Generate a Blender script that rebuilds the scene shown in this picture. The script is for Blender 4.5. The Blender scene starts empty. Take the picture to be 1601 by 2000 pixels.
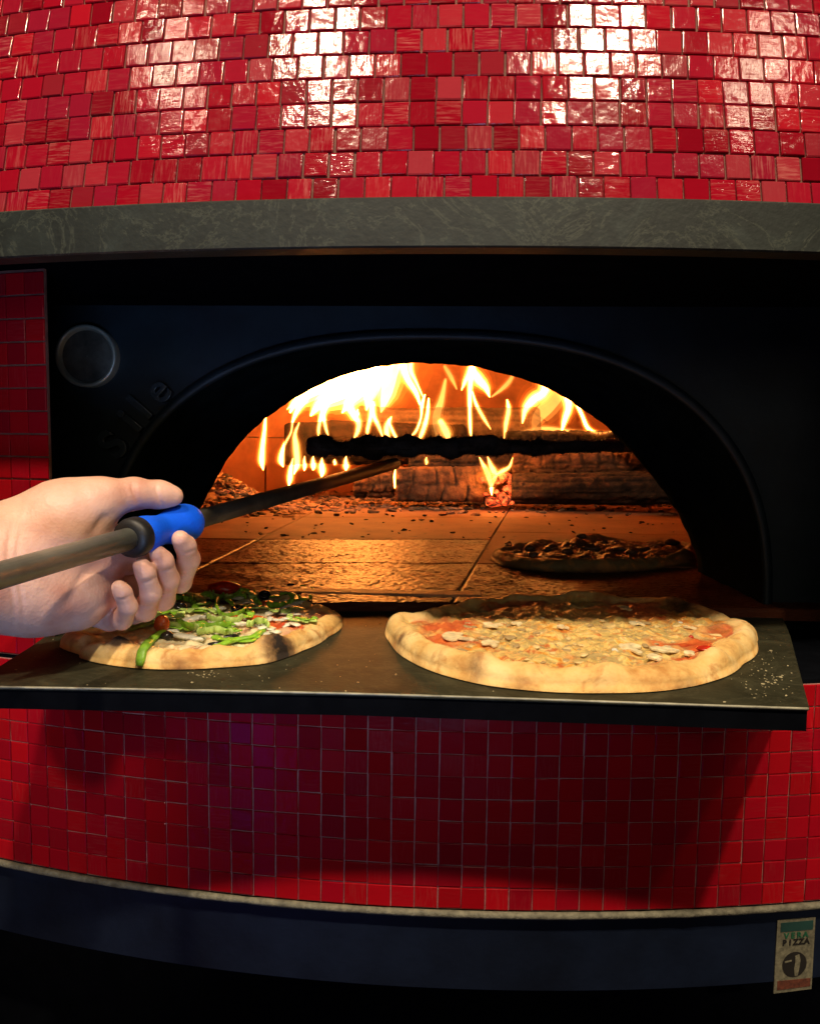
import bpy, bmesh, math, random
import numpy as np
from mathutils import Vector, Matrix, noise
random.seed(7)
S = bpy.context.scene
COL = S.collection
# ------------------------------------------------------------------ camera
F, W, H = 1540.0, 1601.0, 2000.0
CAM = Vector((0, 0, 1.30))
YAW, PITCH, ROLL = 0.0467, 0.0855, 0.0107
fwd = Vector((-math.sin(YAW)*math.cos(PITCH), math.cos(YAW)*math.cos(PITCH), -math.sin(PITCH)))
rt = Vector((math.cos(YAW), math.sin(YAW), 0)); up = rt.cross(fwd)
right = math.cos(ROLL)*rt + math.sin(ROLL)*up; upv = -math.sin(ROLL)*rt + math.cos(ROLL)*up
cd = bpy.data.cameras.new('camera'); cam = bpy.data.objects.new('camera', cd); COL.objects.link(cam)
cam.matrix_world = Matrix(((right.x, upv.x, -fwd.x, CAM.x), (right.y, upv.y, -fwd.y, CAM.y), (right.z, upv.z, -fwd.z, CAM.z), (0, 0, 0, 1)))
cd.sensor_fit = 'HORIZONTAL'; cd.sensor_width = 36; cd.lens = 36*F/W; cd.clip_start = .02; cd.clip_end = 100
S.camera = cam
# ------------------------------------------------------------------ world, lamps, exposure
wd = bpy.data.worlds.new('World'); S.world = wd; wd.use_nodes = True
wd.node_tree.nodes['Background'].inputs[0].default_value = (.70, .70, .80, 1)
wd.node_tree.nodes['Background'].inputs[1].default_value = .010
def area(name, loc, target, size, power, color, size_y=None, spread=180):
    l = bpy.data.lights.new(name, 'AREA'); l.energy = power; l.color = color; l.size = size
    l.shape = 'DISK'
    if size_y: l.shape = 'RECTANGLE'; l.size_y = size_y
    l.spread = math.radians(spread)
    o = bpy.data.objects.new(name, l); COL.objects.link(o); o.location = loc
    o.rotation_euler = (Vector(target)-Vector(loc)).to_track_quat('-Z', 'Y').to_euler()
    return o
WARM = (1.0, .80, .56)
for lx, ly, lz, pw, sz in ((-.80, -.04, 2.50, 3.5, .08), (-.50, -.45, 2.95, 33.0, .085), (.53, -.45, 2.95, 36.0, .085), (.86, -.04, 2.46, 3.0, .08)):
    area('ceiling_lamp', (lx, ly, lz), (lx*.6, .62, 1.15), sz, pw, WARM)
def spot(name, loc, target, power, half, blend, r=.06):
    l = bpy.data.lights.new(name, 'SPOT'); l.energy = power; l.color = WARM; l.spot_size = math.radians(2*half); l.spot_blend = blend; l.shadow_soft_size = r
    o = bpy.data.objects.new(name, l); COL.objects.link(o); o.location = loc; o.rotation_euler = (Vector(target)-Vector(loc)).to_track_quat('-Z', 'Y').to_euler()
area('room_fill', (.2, -2.2, 2.0), (0, .7, 1.15), 1.6, 6.0, (1.0, .84, .64), .8)  # added soft fill behind the camera, standing for the lit room
spot('added_side_spot', (-1.05, -1.0, 2.15), (-.49, .74, .98), 55, 6.4, .35)  # added spots, cones narrowed to brighten only the sides of the drum
spot('added_side_spot', (1.05, -1.0, 2.15), (.50, .74, .98), 60, 6.2, .45)
area('blue_sign_light', (-.98, -1.0, .55), (-.3, .7, 1.0), .20, .9, (.50, .08, 1.0), .9)
area('blue_screen_light', (-.06, -.30, .96), (-.34, .93, 1.36), .34, .45, (.34, .54, 1.0), .22, 60)
def fire_lamp(loc, pw, r=.05):
    l = bpy.data.lights.new('fire_light', 'POINT'); l.energy = pw; l.color = (1, .22, .025); l.shadow_soft_size = r
    o = bpy.data.objects.new('fire_light', l); COL.objects.link(o); o.location = loc
fire_lamp((-.36, 2.52, 1.46), .8); fire_lamp((-.12, 2.48, 1.52), .8); fire_lamp((.33, 2.50, 1.47), .5); fire_lamp((.128, 2.08, 1.20), .32, .02); fire_lamp((-.44, 2.12, 1.24), .14, .03)
S.view_settings.view_transform = 'Standard'; S.view_settings.look = 'None'; S.view_settings.exposure = 0; S.view_settings.gamma = 1
S.view_settings.use_curve_mapping = False
S.cycles.use_denoising = True; S.cycles.max_bounces = 8; S.cycles.diffuse_bounces = 4; S.cycles.glossy_bounces = 3
S.cycles.sample_clamp_indirect = 4.0
# ------------------------------------------------------------------ projection helpers (pixel of the photo -> place in the world)
def ray(px, py):
    return (fwd + right*((px-W/2)/F) - upv*((py-H/2)/F))
def at_d(px, py, d):            # point in the vertical plane y = d
    r = ray(px, py); return CAM + r*(d/r.y)
def at_z(px, py, z):            # point on the level plane z
    r = ray(px, py); return CAM + r*((z-CAM.z)/r.z)
def to_px(P):
    v = P-CAM; d = v.dot(fwd); return (W/2+F*v.dot(right)/d, H/2-F*v.dot(upv)/d, d)
# ------------------------------------------------------------------ key sizes
AX = 2.4363                     # oven axis in depth
ZS = 1.30-.190                  # shelf top
ZF = ZS+.011                    # hearth
R_DRUM, R_BAND = AX-.690, AX-.5748
Z_BOT = 1.30-.4297              # lower edge of drum tiles
Z_B0, Z_B1 = 1.30+.1401, 1.30+.1753   # band
Z_SOF = 1.30+.160
D_FACE, D_IN = .93, 1.12
# ------------------------------------------------------------------ material helpers
def mat(name):
    m = bpy.data.materials.new(name); m.use_nodes = True
    return m, m.node_tree.nodes, m.node_tree.links, m.node_tree.nodes['Principled BSDF']
def N(nt, t, **kw):
    n = nt.new(t)
    for k, v in kw.items():
        if k in n.inputs.keys(): n.inputs[k].default_value = v
        else: setattr(n, k, v)
    return n
def ramp(nt, stops, interp='LINEAR'):
    n = nt.new('ShaderNodeValToRGB'); n.color_ramp.interpolation = interp
    e = n.color_ramp.elements
    while len(e) > 1: e.remove(e[0])
    e[0].position = stops[0][0]; e[0].color = (*stops[0][1], 1)
    for p, c in stops[1:]:
        q = e.new(p); q.color = (*c, 1)
    return n
def simple(name, color, rough=.5, metal=0, var=.25, scale=30, bump=.15, bscale=120, spec=.5, coat=0):
    m, nt, lk, b = mat(name)
    tc = N(nt, 'ShaderNodeTexCoord'); n1 = N(nt, 'ShaderNodeTexNoise', Scale=scale, Detail=5.0, Roughness=.6)
    lk.new(tc.outputs['Object'], n1.inputs['Vector'])
    c0 = tuple(max(0, c*(1-var)) for c in color); c1 = tuple(min(1, c*(1+var)) for c in color)
    r = ramp(nt, [(.3, c0), (.7, c1)]); lk.new(n1.outputs['Fac'], r.inputs[0]); lk.new(r.outputs[0], b.inputs['Base Color'])
    b.inputs['Roughness'].default_value = rough; b.inputs['Metallic'].default_value = metal
    b.inputs['Specular IOR Level'].default_value = spec; b.inputs['Coat Weight'].default_value = coat
    if bump:
        n2 = N(nt, 'ShaderNodeTexNoise', Scale=bscale, Detail=4.0); lk.new(tc.outputs['Object'], n2.inputs['Vector'])
        bp = N(nt, 'ShaderNodeBump', Strength=bump, Distance=.002); lk.new(n2.outputs['Fac'], bp.inputs['Height']); lk.new(bp.outputs[0], b.inputs['Normal'])
    return m
def tile_mat(name, stops, rough, bump, pale, wave=.35):
    m, nt, lk, b = mat(name)
    tc = N(nt, 'ShaderNodeTexCoord'); oi = N(nt, 'ShaderNodeObjectInfo'); ge = N(nt, 'ShaderNodeNewGeometry')
    add = N(nt, 'ShaderNodeMath', operation='ADD'); lk.new(oi.outputs['Random'], add.inputs[0]); lk.new(ge.outputs['Random Per Island'], add.inputs[1])
    fr = N(nt, 'ShaderNodeMath', operation='FRACT'); lk.new(add.outputs[0], fr.inputs[0])
    r = ramp(nt, stops); lk.new(fr.outputs[0], r.inputs[0])
    # streaked glass: stretched noise, running across or up the tile
    m7 = N(nt, 'ShaderNodeMath', operation='MULTIPLY'); m7.inputs[1].default_value = 7.31; lk.new(fr.outputs[0], m7.inputs[0])
    f7 = N(nt, 'ShaderNodeMath', operation='FRACT'); lk.new(m7.outputs[0], f7.inputs[0])
    gt = N(nt, 'ShaderNodeMath', operation='GREATER_THAN'); gt.inputs[1].default_value = .5; lk.new(f7.outputs[0], gt.inputs[0])
    mapa = N(nt, 'ShaderNodeMapping'); mapa.inputs['Scale'].default_value = (60, 60, 620)
    mapb = N(nt, 'ShaderNodeMapping'); mapb.inputs['Scale'].default_value = (620, 60, 60)
    mx = N(nt, 'ShaderNodeMix', data_type='VECTOR')
    off = N(nt, 'ShaderNodeVectorMath', operation='MULTIPLY_ADD')
    cx = N(nt, 'ShaderNodeCombineXYZ')
    for i in range(3): lk.new(fr.outputs[0], cx.inputs[i])
    off.inputs[1].default_value = (9, 9, 9); lk.new(cx.outputs[0], off.inputs[0]); lk.new(tc.outputs['Object'], off.inputs[2])
    lk.new(off.outputs[0], mapa.inputs[0]); lk.new(off.outputs[0], mapb.inputs[0])
    lk.new(gt.outputs[0], mx.inputs[0]); lk.new(mapa.outputs[0], mx.inputs[4]); lk.new(mapb.outputs[0], mx.inputs[5])
    ns = N(nt, 'ShaderNodeTexNoise', Scale=1.0, Detail=4.0, Roughness=.65); lk.new(mx.outputs[1], ns.inputs['Vector'])
    rs = ramp(nt, [(.48, (0, 0, 0)), (.72, (1, 1, 1))]); lk.new(ns.outputs['Fac'], rs.inputs[0])
    m13 = N(nt, 'ShaderNodeMath', operation='MULTIPLY'); m13.inputs[1].default_value = 13.7; lk.new(fr.outputs[0], m13.inputs[0])
    f13 = N(nt, 'ShaderNodeMath', operation='FRACT'); lk.new(m13.outputs[0], f13.inputs[0])
    pw = N(nt, 'ShaderNodeMath', operation='POWER'); pw.inputs[1].default_value = 2.5; lk.new(f13.outputs[0], pw.inputs[0])
    mm = N(nt, 'ShaderNodeMath', operation='MULTIPLY'); lk.new(pw.outputs[0], mm.inputs[0]); lk.new(rs.outputs[0], mm.inputs[1])
    mp = N(nt, 'ShaderNodeMath', operation='MULTIPLY'); mp.inputs[1].default_value = pale; lk.new(mm.outputs[0], mp.inputs[0])
    mc = N(nt, 'ShaderNodeMix', data_type='RGBA'); lk.new(mp.outputs[0], mc.inputs[0]); lk.new(r.outputs[0], mc.inputs[6]); mc.inputs[7].default_value = (.62, .30, .24, 1)
    lk.new(mc.outputs[2], b.inputs['Base Color'])
    rr = N(nt, 'ShaderNodeMapRange'); rr.inputs[3].default_value = rough*.6; rr.inputs[4].default_value = rough*1.5; lk.new(f7.outputs[0], rr.inputs[0]); lk.new(rr.outputs[0], b.inputs['Roughness'])
    bp = N(nt, 'ShaderNodeBump', Strength=bump, Distance=.0012); lk.new(ns.outputs['Fac'], bp.inputs['Height'])
    nw = N(nt, 'ShaderNodeTexNoise', Scale=95.0, Detail=2.5, Roughness=.5); lk.new(off.outputs[0], nw.inputs['Vector'])
    bw = N(nt, 'ShaderNodeBump', Strength=wave, Distance=.0022); lk.new(nw.outputs['Fac'], bw.inputs['Height']); lk.new(bp.outputs[0], bw.inputs['Normal']); lk.new(bw.outputs[0], b.inputs['Normal'])
    b.inputs['Specular IOR Level'].default_value = .18
    return m
M = {}
RED = [(0, (.16, .002, .008)), (.25, (.25, .003, .012)), (.5, (.20, .006, .020)), (.75, (.30, .005, .013)), (.9, (.25, .022, .032)), (1, (.15, .002, .008))]
M['dome_tile'] = tile_mat('red_glass_tile', RED, .09, .10, .28, .19)
M['wall_tile'] = tile_mat('red_glass_tile_plain', [(0, (.30, .003, .007)), (.35, (.40, .004, .009)), (.6, (.34, .003, .012)), (1, (.25, .003, .010))], .18, .08, .06, .14)
M['grout_dark'] = simple('brown_grout', (.15, .065, .045), .85, var=.35, scale=90, bump=.5)
M['grout_pink'] = simple('pale_pink_grout', (.40, .18, .16), .85, var=.3, scale=90, bump=.4)
M['bead'] = simple('pale_mortar', (.17, .16, .11), .8, var=.5, scale=120, bump=.6, bscale=300)
# dark veined stone
def stone(name, base, vein, rough):
    m, nt, lk, b = mat(name)
    tc = N(nt, 'ShaderNodeTexCoord')
    n1 = N(nt, 'ShaderNodeTexNoise', Scale=22.0, Detail=8.0, Roughness=.65, Distortion=1.2); lk.new(tc.outputs['Object'], n1.inputs['Vector'])
    r1 = ramp(nt, [(.3, tuple(c*.55 for c in base)), (.55, base), (.75, tuple(c*1.9 for c in base))]); lk.new(n1.outputs['Fac'], r1.inputs[0])
    n2 = N(nt, 'ShaderNodeTexNoise', Scale=9.0, Detail=9.0, Roughness=.7, Distortion=2.5); lk.new(tc.outputs['Object'], n2.inputs['Vector'])
    r2 = ramp(nt, [(.485, (0, 0, 0)), (.5, (.6, .6, .6)), (.515, (0, 0, 0)), (.62, (0, 0, 0)), (.8, (.35, .35, .35))]); lk.new(n2.outputs['Fac'], r2.inputs[0])
    mx = N(nt, 'ShaderNodeMix', data_type='RGBA'); lk.new(r2.outputs[0], mx.inputs[0]); lk.new(r1.outputs[0], mx.inputs[6]); mx.inputs[7].default_value = (*vein, 1)
    lk.new(mx.outputs[2], b.inputs['Base Color']); b.inputs['Roughness'].default_value = rough
    n3 = N(nt, 'ShaderNodeTexNoise', Scale=260.0, Detail=3.0); lk.new(tc.outputs['Object'], n3.inputs['Vector'])
    bp = N(nt, 'ShaderNodeBump', Strength=.25, Distance=.001); lk.new(n3.outputs['Fac'], bp.inputs['Height']); lk.new(bp.outputs[0], b.inputs['Normal'])
    return m
M['band'] = stone('dark_green_stone', (.014, .019, .016), (.060, .068, .048), .5)
M['shelf'] = stone('olive_grey_stone', (.030, .029, .016), (.062, .058, .034), .6); M['shelf'].node_tree.nodes['Principled BSDF'].inputs['Specular IOR Level'].default_value = .12
M['iron'] = simple('black_cast_iron', (.005, .0085, .0095), .85, .0, var=.4, scale=25, bump=.4, bscale=160, spec=.0)
M['face'] = simple('black_painted_iron_face', (.006, .013, .018), .5, .0, var=.4, scale=25, bump=.12, bscale=160, spec=.3)
M['iron_letter_lit'] = simple('black_enamel_painted_glint', (.022, .034, .046), .24, .0, var=.3, scale=25, bump=.6, bscale=130, spec=.55)  # colour lightened to stand for highlights on the raised letters
M['plinth'] = simple('dark_blue_painted_steel', (.004, .0075, .019), .5, 0, var=.4, scale=12, bump=.15, spec=.3)
M['base'] = simple('black_steel', (.003, .0035, .005), .9, 0, spec=.0)
M['firebrick'] = simple('firebrick', (.25, .082, .030), .85, var=.35, scale=9, bump=.5, bscale=60)
M['mortar'] = simple('sooty_mortar', (.10, .06, .04), .9)
# ------------------------------------------------------------------ mesh helpers
def obj(name, me, m=None, parent=None, link=True):
    o = bpy.data.objects.new(name, me)
    COL.objects.link(o)
    if m and me and not me.materials: me.materials.append(m)
    if parent: o.parent = parent
    return o
def mesh(name, v, f, smooth=False):
    me = bpy.data.meshes.new(name); me.from_pydata([tuple(p) for p in v], [], f); me.update()
    if smooth: me.polygons.foreach_set('use_smooth', [True]*len(me.polygons))
    return me
def from_bm(name, bm, smooth=False):
    bmesh.ops.recalc_face_normals(bm, faces=bm.faces)
    me = bpy.data.meshes.new(name); bm.to_mesh(me); bm.free()
    if smooth: me.polygons.foreach_set('use_smooth', [True]*len(me.polygons))
    return me
def thing(name, label, cat, loc=(0, 0, 0), group=None):
    o = bpy.data.objects.new(name, None); COL.objects.link(o); o.location = loc; o.empty_display_size = .05
    o['label'] = label; o['category'] = cat
    if group: o['group'] = group
    return o
def child(o, parent):           # keep world place
    o.parent = parent; o.matrix_parent_inverse = Matrix.Translation(-Vector(parent.location)); return o
def tag(o, label, cat, group=None):
    o['label'] = label; o['category'] = cat
    if group: o['group'] = group
    return o
def arc_pts(R, a0, a1, n): return [(R*math.sin(a0+(a1-a0)*i/n), AX-R*math.cos(a0+(a1-a0)*i/n)) for i in range(n+1)]
def ring_solid(name, ro, ri, z0, z1, a0, a1, n=96, bev=0, ro1=None, ri1=None):
    """solid curved wall between two radii; ro1/ri1: radii at the top; bev: chamfer of the outer edges"""
    ro1 = ro if ro1 is None else ro1; ri1 = ri if ri1 is None else ri1
    prof = [(ri, z0), (ro-bev, z0), (ro, z0+bev), (ro1, z1-bev), (ro1-bev, z1), (ri1, z1)] if bev else [(ri, z0), (ro, z0), (ro1, z1), (ri1, z1)]
    k = len(prof); v = []; f = []
    for i in range(n+1):
        a = a0+(a1-a0)*i/n
        for r, z in prof: v.append((r*math.sin(a), AX-r*math.cos(a), z))
    for i in range(n):
        for j in range(k):
            f.append((i*k+j, i*k+(j+1) % k, (i+1)*k+(j+1) % k, (i+1)*k+j))
    f.append(tuple(range(k))[::-1]); f.append(tuple(n*k+j for j in range(k)))
    bm = bmesh.new(); bm.from_mesh(mesh('t', v, f)); return from_bm(name, bm)
def tube(pts, radii, seg=10, cap=True, flat=None, up0=Vector((0, 0, 1))):
    """lofted tube; flat = (w,h) factors of the cross-section"""
    v = []; f = []; n = len(pts); pts = [Vector(p) for p in pts]
    for i, p in enumerate(pts):
        t = (pts[min(i+1, n-1)]-pts[max(i-1, 0)]).normalized()
        s = t.cross(up0)
        if s.length < 1e-4: s = t.cross(Vector((1, 0, 0)))
        s.normalize(); u = s.cross(t)
        a, b = flat or (1, 1)
        for j in range(seg):
            th = 2*math.pi*j/seg; v.append(p+s*(math.cos(th)*radii[i]*a)+u*(math.sin(th)*radii[i]*b))
    for i in range(n-1):
        for j in range(seg): f.append((i*seg+j, i*seg+(j+1) % seg, (i+1)*seg+(j+1) % seg, (i+1)*seg+j))
    if cap: f.append(tuple(range(seg))[::-1]); f.append(tuple((n-1)*seg+j for j in range(seg)))
    return v, f
def spline(pts, sub=6):
    """Catmull-Rom through tuples of any length"""
    P = [np.array(p, float) for p in pts]; P = [2*P[0]-P[1]]+P+[2*P[-1]-P[-2]]; out = []
    for i in range(1, len(P)-2):
        for k in range(sub):
            t = k/sub; a, b, c, d = P[i-1:i+3]
            out.append(.5*((2*b)+(-a+c)*t+(2*a-5*b+4*c-d)*t*t+(-a+3*b-3*c+d)*t**3))
    out.append(P[-2]); return out
def join(parts):
    v = []; f = []
    for a, b in parts:
        o = len(v); v += list(a); f += [tuple(i+o for i in q) for q in b]
    return v, f
def box_vf(c, s):
    x, y, z = c; a, b, d = s[0]/2, s[1]/2, s[2]/2
    v = [(x+i*a, y+j*b, z+k*d) for i in (-1, 1) for j in (-1, 1) for k in (-1, 1)]
    return v, [(0, 1, 3, 2), (4, 6, 7, 5), (0, 4, 5, 1), (2, 3, 7, 6), (0, 2, 6, 4), (1, 5, 7, 3)]
def bevel_mesh(name, v, f, w, seg=2):
    bm = bmesh.new(); bm.from_mesh(mesh('t', v, f)); bmesh.ops.recalc_face_normals(bm, faces=bm.faces)
    bmesh.ops.bevel(bm, geom=list(bm.edges), offset=w, segments=seg, affect='EDGES', profile=.6)
    return from_bm(name, bm)
# ================================================================== THE OVEN
OV = thing('pizza_oven', 'round wood-fired pizza oven clad in red mosaic tiles with black arched mouth', 'oven')
# ---- tile mesh: pillowed square, proud of the grout
def tile_mesh(name, w, h, t, seed):
    rnd = random.Random(seed); xs = (-.5, -.455, .455, .5); v = []; f = []
    dip = (0, 1, 1, 0)
    for j in range(4):
        for i in range(4):
            edge = (1-dip[i])+(1-dip[j])
            y = -t*(1.0 if edge == 0 else .74 if edge == 1 else .6)
            v.append((xs[i]*w+rnd.uniform(-1, 1)*w*.012, y+rnd.uniform(-1, 1)*t*.03, xs[j]*h+rnd.uniform(-1, 1)*h*.012))
    for j in range(3):
        for i in range(3): f.append((j*4+i, j*4+i+1, (j+1)*4+i+1, (j+1)*4+i))
    rim = [0, 1, 2, 3, 7, 11, 15, 14, 13, 12, 8, 4]; n = len(v)
    for q in rim: v.append((v[q][0], .0015, v[q][2]))
    for k in range(12): f.append((rim[k], n+k, n+(k+1) % 12, rim[(k+1) % 12]))
    me = mesh(name, v, f); pass
    return me
def lay_tiles(name, places, meshes, material, parent, limit=300, rest_name='more_tiles'):
    """places: list of matrices. In-frame ones as parts (largest first), the others joined as stuff"""
    for me in meshes:
        if not me.materials: me.materials.append(material)
    seen, rest = [], []
    for Mx in places:
        x, y, d = to_px(Mx.translation)
        (seen if (-25 < x < W+25 and -25 < y < H+25 and Mx.get('vis', True) if False else (-25 < x < W+25 and -25 < y < H+25)) else rest).append((d, Mx))
    seen.sort(key=lambda q: q[0]); rest += seen[limit:]; seen = seen[:limit]
    for d, Mx in seen:
        o = bpy.data.objects.new(name, random.choice(meshes)); COL.objects.link(o); o.parent = parent; o.matrix_world = Mx
        o.matrix_basis = Mx
    if rest:
        parts = []
        for d, Mx in rest:
            me = random.choice(meshes); parts.append(([Mx @ q.co for q in me.vertices], [tuple(p.vertices) for p in me.polygons]))
        o = obj(rest_name, mesh(rest_name, *join(parts)), material, parent); o['kind'] = 'stuff'
def frame(phi, r, z, lean=0.0, jit=0.0, sc=(1, 1)):
    """tile frame on the round wall: local -y points outward"""
    n = Vector((math.sin(phi), -math.cos(phi), 0)); x = Vector((math.cos(phi), math.sin(phi), 0)); zz = Vector((0, 0, 1))
    n = (n*math.cos(lean)+zz*math.sin(lean)).normalized(); zz = x.cross(-n).normalized()
    R3 = Matrix((( x.x, -n.x, zz.x), (x.y, -n.y, zz.y), (x.z, -n.z, zz.z))).to_4x4()
    J = Matrix.Rotation(random.gauss(0, jit), 4, 'X') @ Matrix.Rotation(random.gauss(0, jit), 4, 'Z') @ Matrix.Rotation(random.gauss(0, jit*.5), 4, 'Y')
    P = Vector((r*math.sin(phi), AX-r*math.cos(phi), z))
    return Matrix.Translation(P) @ R3 @ J @ Matrix.Diagonal((sc[0], 1, sc[1], 1))
# ---- upper tiled dome
KD = .22; LEAN = math.atan(KD); R_D0 = R_BAND-.016; Z_TOP = Z_B1+.46
dome = obj('dome_shell', ring_solid('dome_shell', R_D0, R_D0-.05, Z_B1, Z_TOP, -.62, .62, 96, 0, R_D0-KD*(Z_TOP-Z_B1), R_D0-KD*(Z_TOP-Z_B1)-.05), M['grout_dark'], OV)
dtiles = [tile_mesh('dome_tile', .0182, .0187, .0022, s) for s in range(4)]
pl = []; s = .0106; row = 0
while True:
    z = Z_B1+s*math.cos(LEAN); r = R_D0-KD*(z-Z_B1)
    if z > Z_TOP-.02: break
    a = -.61+random.random()*.0194/r
    while a < .61:
        w = random.uniform(.95, 1.02)
        pl.append(frame(a, r, z+random.uniform(-.0003, .0003), LEAN, .010, (w, random.uniform(.97, 1.02))))
        a += (.0194+random.uniform(-.0003, .0003))/r
    s += .0197; row += 1
lay_tiles('dome_tile', pl, dtiles, M['dome_tile'], dome, 300, 'outer_dome_tiles')
# ---- stone band and soffit
obj('stone_band', ring_solid('stone_band', R_BAND, R_BAND-.020, Z_B0, Z_B1, -.62, .62, 120, .0012), M['band'], OV)
v, f = [], []
pts = arc_pts(R_BAND+.0005, -.62, .62, 160)
bead = [Vector((x, y, Z_B1+.0008+.0006*noise.noise(Vector((i*.9, 0, 3))))) for i, (x, y) in enumerate(arc_pts(R_BAND-.013, -.62, .62, 200))]
obj('mortar_bead', mesh('mortar_bead', *tube(bead, [.0022+.0007*noise.noise(Vector((i*.7, 5, 0))) for i in range(len(bead))], 8), True), M['bead'], OV)
obj('soffit', ring_solid('soffit', R_BAND-.0202, .9, Z_SOF, Z_SOF+.012, -.62, .62, 48), M['base'], OV)
# ---- lower tiled drum
Z_LEDGE = ZS-.0215
drum = obj('drum_wall', ring_solid('drum_wall', R_DRUM-.003, R_DRUM-.05, Z_BOT+.004, Z_LEDGE-.004, -.62, .62, 96), M['grout_pink'], OV)
wt = [tile_mesh('drum_tile', .0208, .0202, .0016, 40+s) for s in range(4)]
P_W = .0217; pl = []
nrow = 10
for j in range(nrow):
    P_R = (Z_LEDGE-.0045-Z_BOT-.0045)/nrow; z = Z_BOT+.0045+P_R*(j+.5)
    for i in range(-50, 50):
        a = (i+.35)*P_W/R_DRUM+random.uniform(-.00012, .00012)
        if abs(a) < .61: pl.append(frame(a, R_DRUM-.003, z+random.uniform(-.0002, .0002), 0, .009, (random.uniform(.97, 1.01), random.uniform(.98, 1.01))))
lay_tiles('drum_tile', pl, wt, M['wall_tile'], drum, 300, 'outer_drum_tiles')
ledge_top = obj('ledge', ring_solid('ledge', R_DRUM-.0035, 1.30, Z_LEDGE-.004, Z_LEDGE, -.62, .62, 96), M['base'], OV)
# ---- side walls left and right of the mouth
X_CUT = .379
for sgn in (-1, 1):
    a0 = math.asin((X_CUT if sgn < 0 else .43)/R_DRUM)
    lo, hi = (-.62, -a0) if sgn < 0 else (a0, .62)
    wl = obj('side_wall', ring_solid('side_wall', R_DRUM-.003, R_DRUM-.0062, Z_LEDGE, Z_SOF, lo, hi, 24), M['grout_dark'], OV)  # darker grout than the drum: the band's shade put into the colour
    pl = []; nz = int((Z_SOF-Z_LEDGE)/P_W)
    for j in range(nz):
        for i in range(40):
            a = a0+(i+.5)*P_W/R_DRUM
            if a > .61: break
            pl.append(frame(sgn*a, R_DRUM-.003, Z_SOF-.002-(j+.5)*P_W, 0, .006))
    lay_tiles('wall_tile', pl, wt, M['wall_tile'], wl, 150, 'outer_wall_tiles')
# ---- plinth, base
obj('plinth_bead', mesh('plinth_bead', *tube([Vector((x, y, Z_BOT+.0012)) for x, y in arc_pts(R_DRUM+.0005, -.62, .62, 200)], [.0034+.0008*noise.noise(Vector((i*.5, 9, 0))) for i in range(201)], 8), True), M['bead'], OV)
obj('plinth', ring_solid('plinth', R_DRUM-.006, R_DRUM-.07, Z_BOT-.078, Z_BOT, -.62, .62, 96, .002), M['plinth'], OV)
obj('base_drum', ring_solid('base_drum', R_DRUM-.09, R_DRUM-.13, 0, Z_BOT-.0785, -.62, .62, 64), M['base'], OV)
# ---- black cast-iron face with the arched mouth
XC = -.019
def outer_arch(t, grow=0.0):    # t 0..1 left foot over the top to the right foot
    a, b, n = .386+grow, .310+grow, 2.5
    th = math.pi*(1-t); c, s_ = math.cos(th), math.sin(th)
    return XC+a*math.copysign(abs(c)**(2/n), c), ZS+b*abs(s_)**(2/n)
inner_px = [(345, 1113), (353, 1060), (367, 1020), (384, 986), (419, 920), (452, 873), (487, 835), (520, 807), (556, 783), (625, 745), (693, 721), (762, 708), (812, 705), (865, 707), (934, 714), (1003, 731), (1071, 754), (1140, 793), (1209, 848), (1270, 915), (1332, 998), (1367, 1078), (1381, 1113)]
ip = [at_d(x, y, D_IN) for x, y in inner_px]
ip[0].z = ZF-.012; ip[-1].z = ZF-.012
isp = [Vector(q) for q in spline([tuple(p) for p in ip], 8)]
seg = [0]
for i in range(1, len(isp)): seg.append(seg[-1]+(isp[i]-isp[i-1]).length)
NA = 120
def inner_arch(t):
    L = t*seg[-1]
    i = min(max(int(np.searchsorted(seg, L))-1, 0), len(isp)-2)
    k = (L-seg[i])/max(seg[i+1]-seg[i], 1e-9); return isp[i].lerp(isp[i+1], k)
oa = [outer_arch(i/NA) for i in range(NA+1)]
os_ = [0]
for i in range(1, NA+1): os_.append(os_[-1]+math.hypot(oa[i][0]-oa[i-1][0], oa[i][1]-oa[i-1][1]))
def outer_even(t, grow=0.0):
    L = t*os_[-1]; i = min(max(int(np.searchsorted(os_, L))-1, 0), NA-1); k = (L-os_[i])/max(os_[i+1]-os_[i], 1e-9)
    p = outer_arch((i+k)/NA, grow); return p
# face plate: sheet with the arch cut out, 12 mm thick
def border(t):                  # rectangle border matched to the arch parameter
    x0, x1, z0, z1 = -.62, .62, ZS-.13, Z_SOF+.05
    x, z = outer_even(t); dx, dz = x-XC, z-(ZS-.02)
    ks = [((x1 if dx > 0 else x0)-XC)/dx if abs(dx) > 1e-6 else 1e9, (z1-(ZS-.02))/dz if dz > 1e-6 else 1e9]
    k = min(q for q in ks if q > 0); return XC+dx*k, ZS-.02+dz*k
v, f = [], []
for i in range(NA+1):
    t = i/NA; x, z = outer_even(t); bx, bz = border(t)
    v += [(x, D_FACE, z), (bx, D_FACE, bz), (bx, D_FACE+.014, bz), (x, D_FACE+.014, z)]
for i in range(NA):
    for j in range(4): f.append((4*i+j, 4*i+(j+1) % 4, 4*i+4+(j+1) % 4, 4*i+4+j))
f += [(0, 1, 2, 3), (4*NA+3, 4*NA+2, 4*NA+1, 4*NA)]
bm = bmesh.new(); bm.from_mesh(mesh('t', v, f)); face = obj('face_plate', from_bm('face_plate', bm), M['face'], OV)
for sx0, sx1 in ((-.62, XC-.3865), (XC+.3865, .62)):
    vv, ff = box_vf(((sx0+sx1)/2, D_FACE+.0075, ZS-.060), (sx1-sx0, .013, .156)); obj('face_foot', mesh('face_foot', vv, ff), M['iron'], OV)
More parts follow.
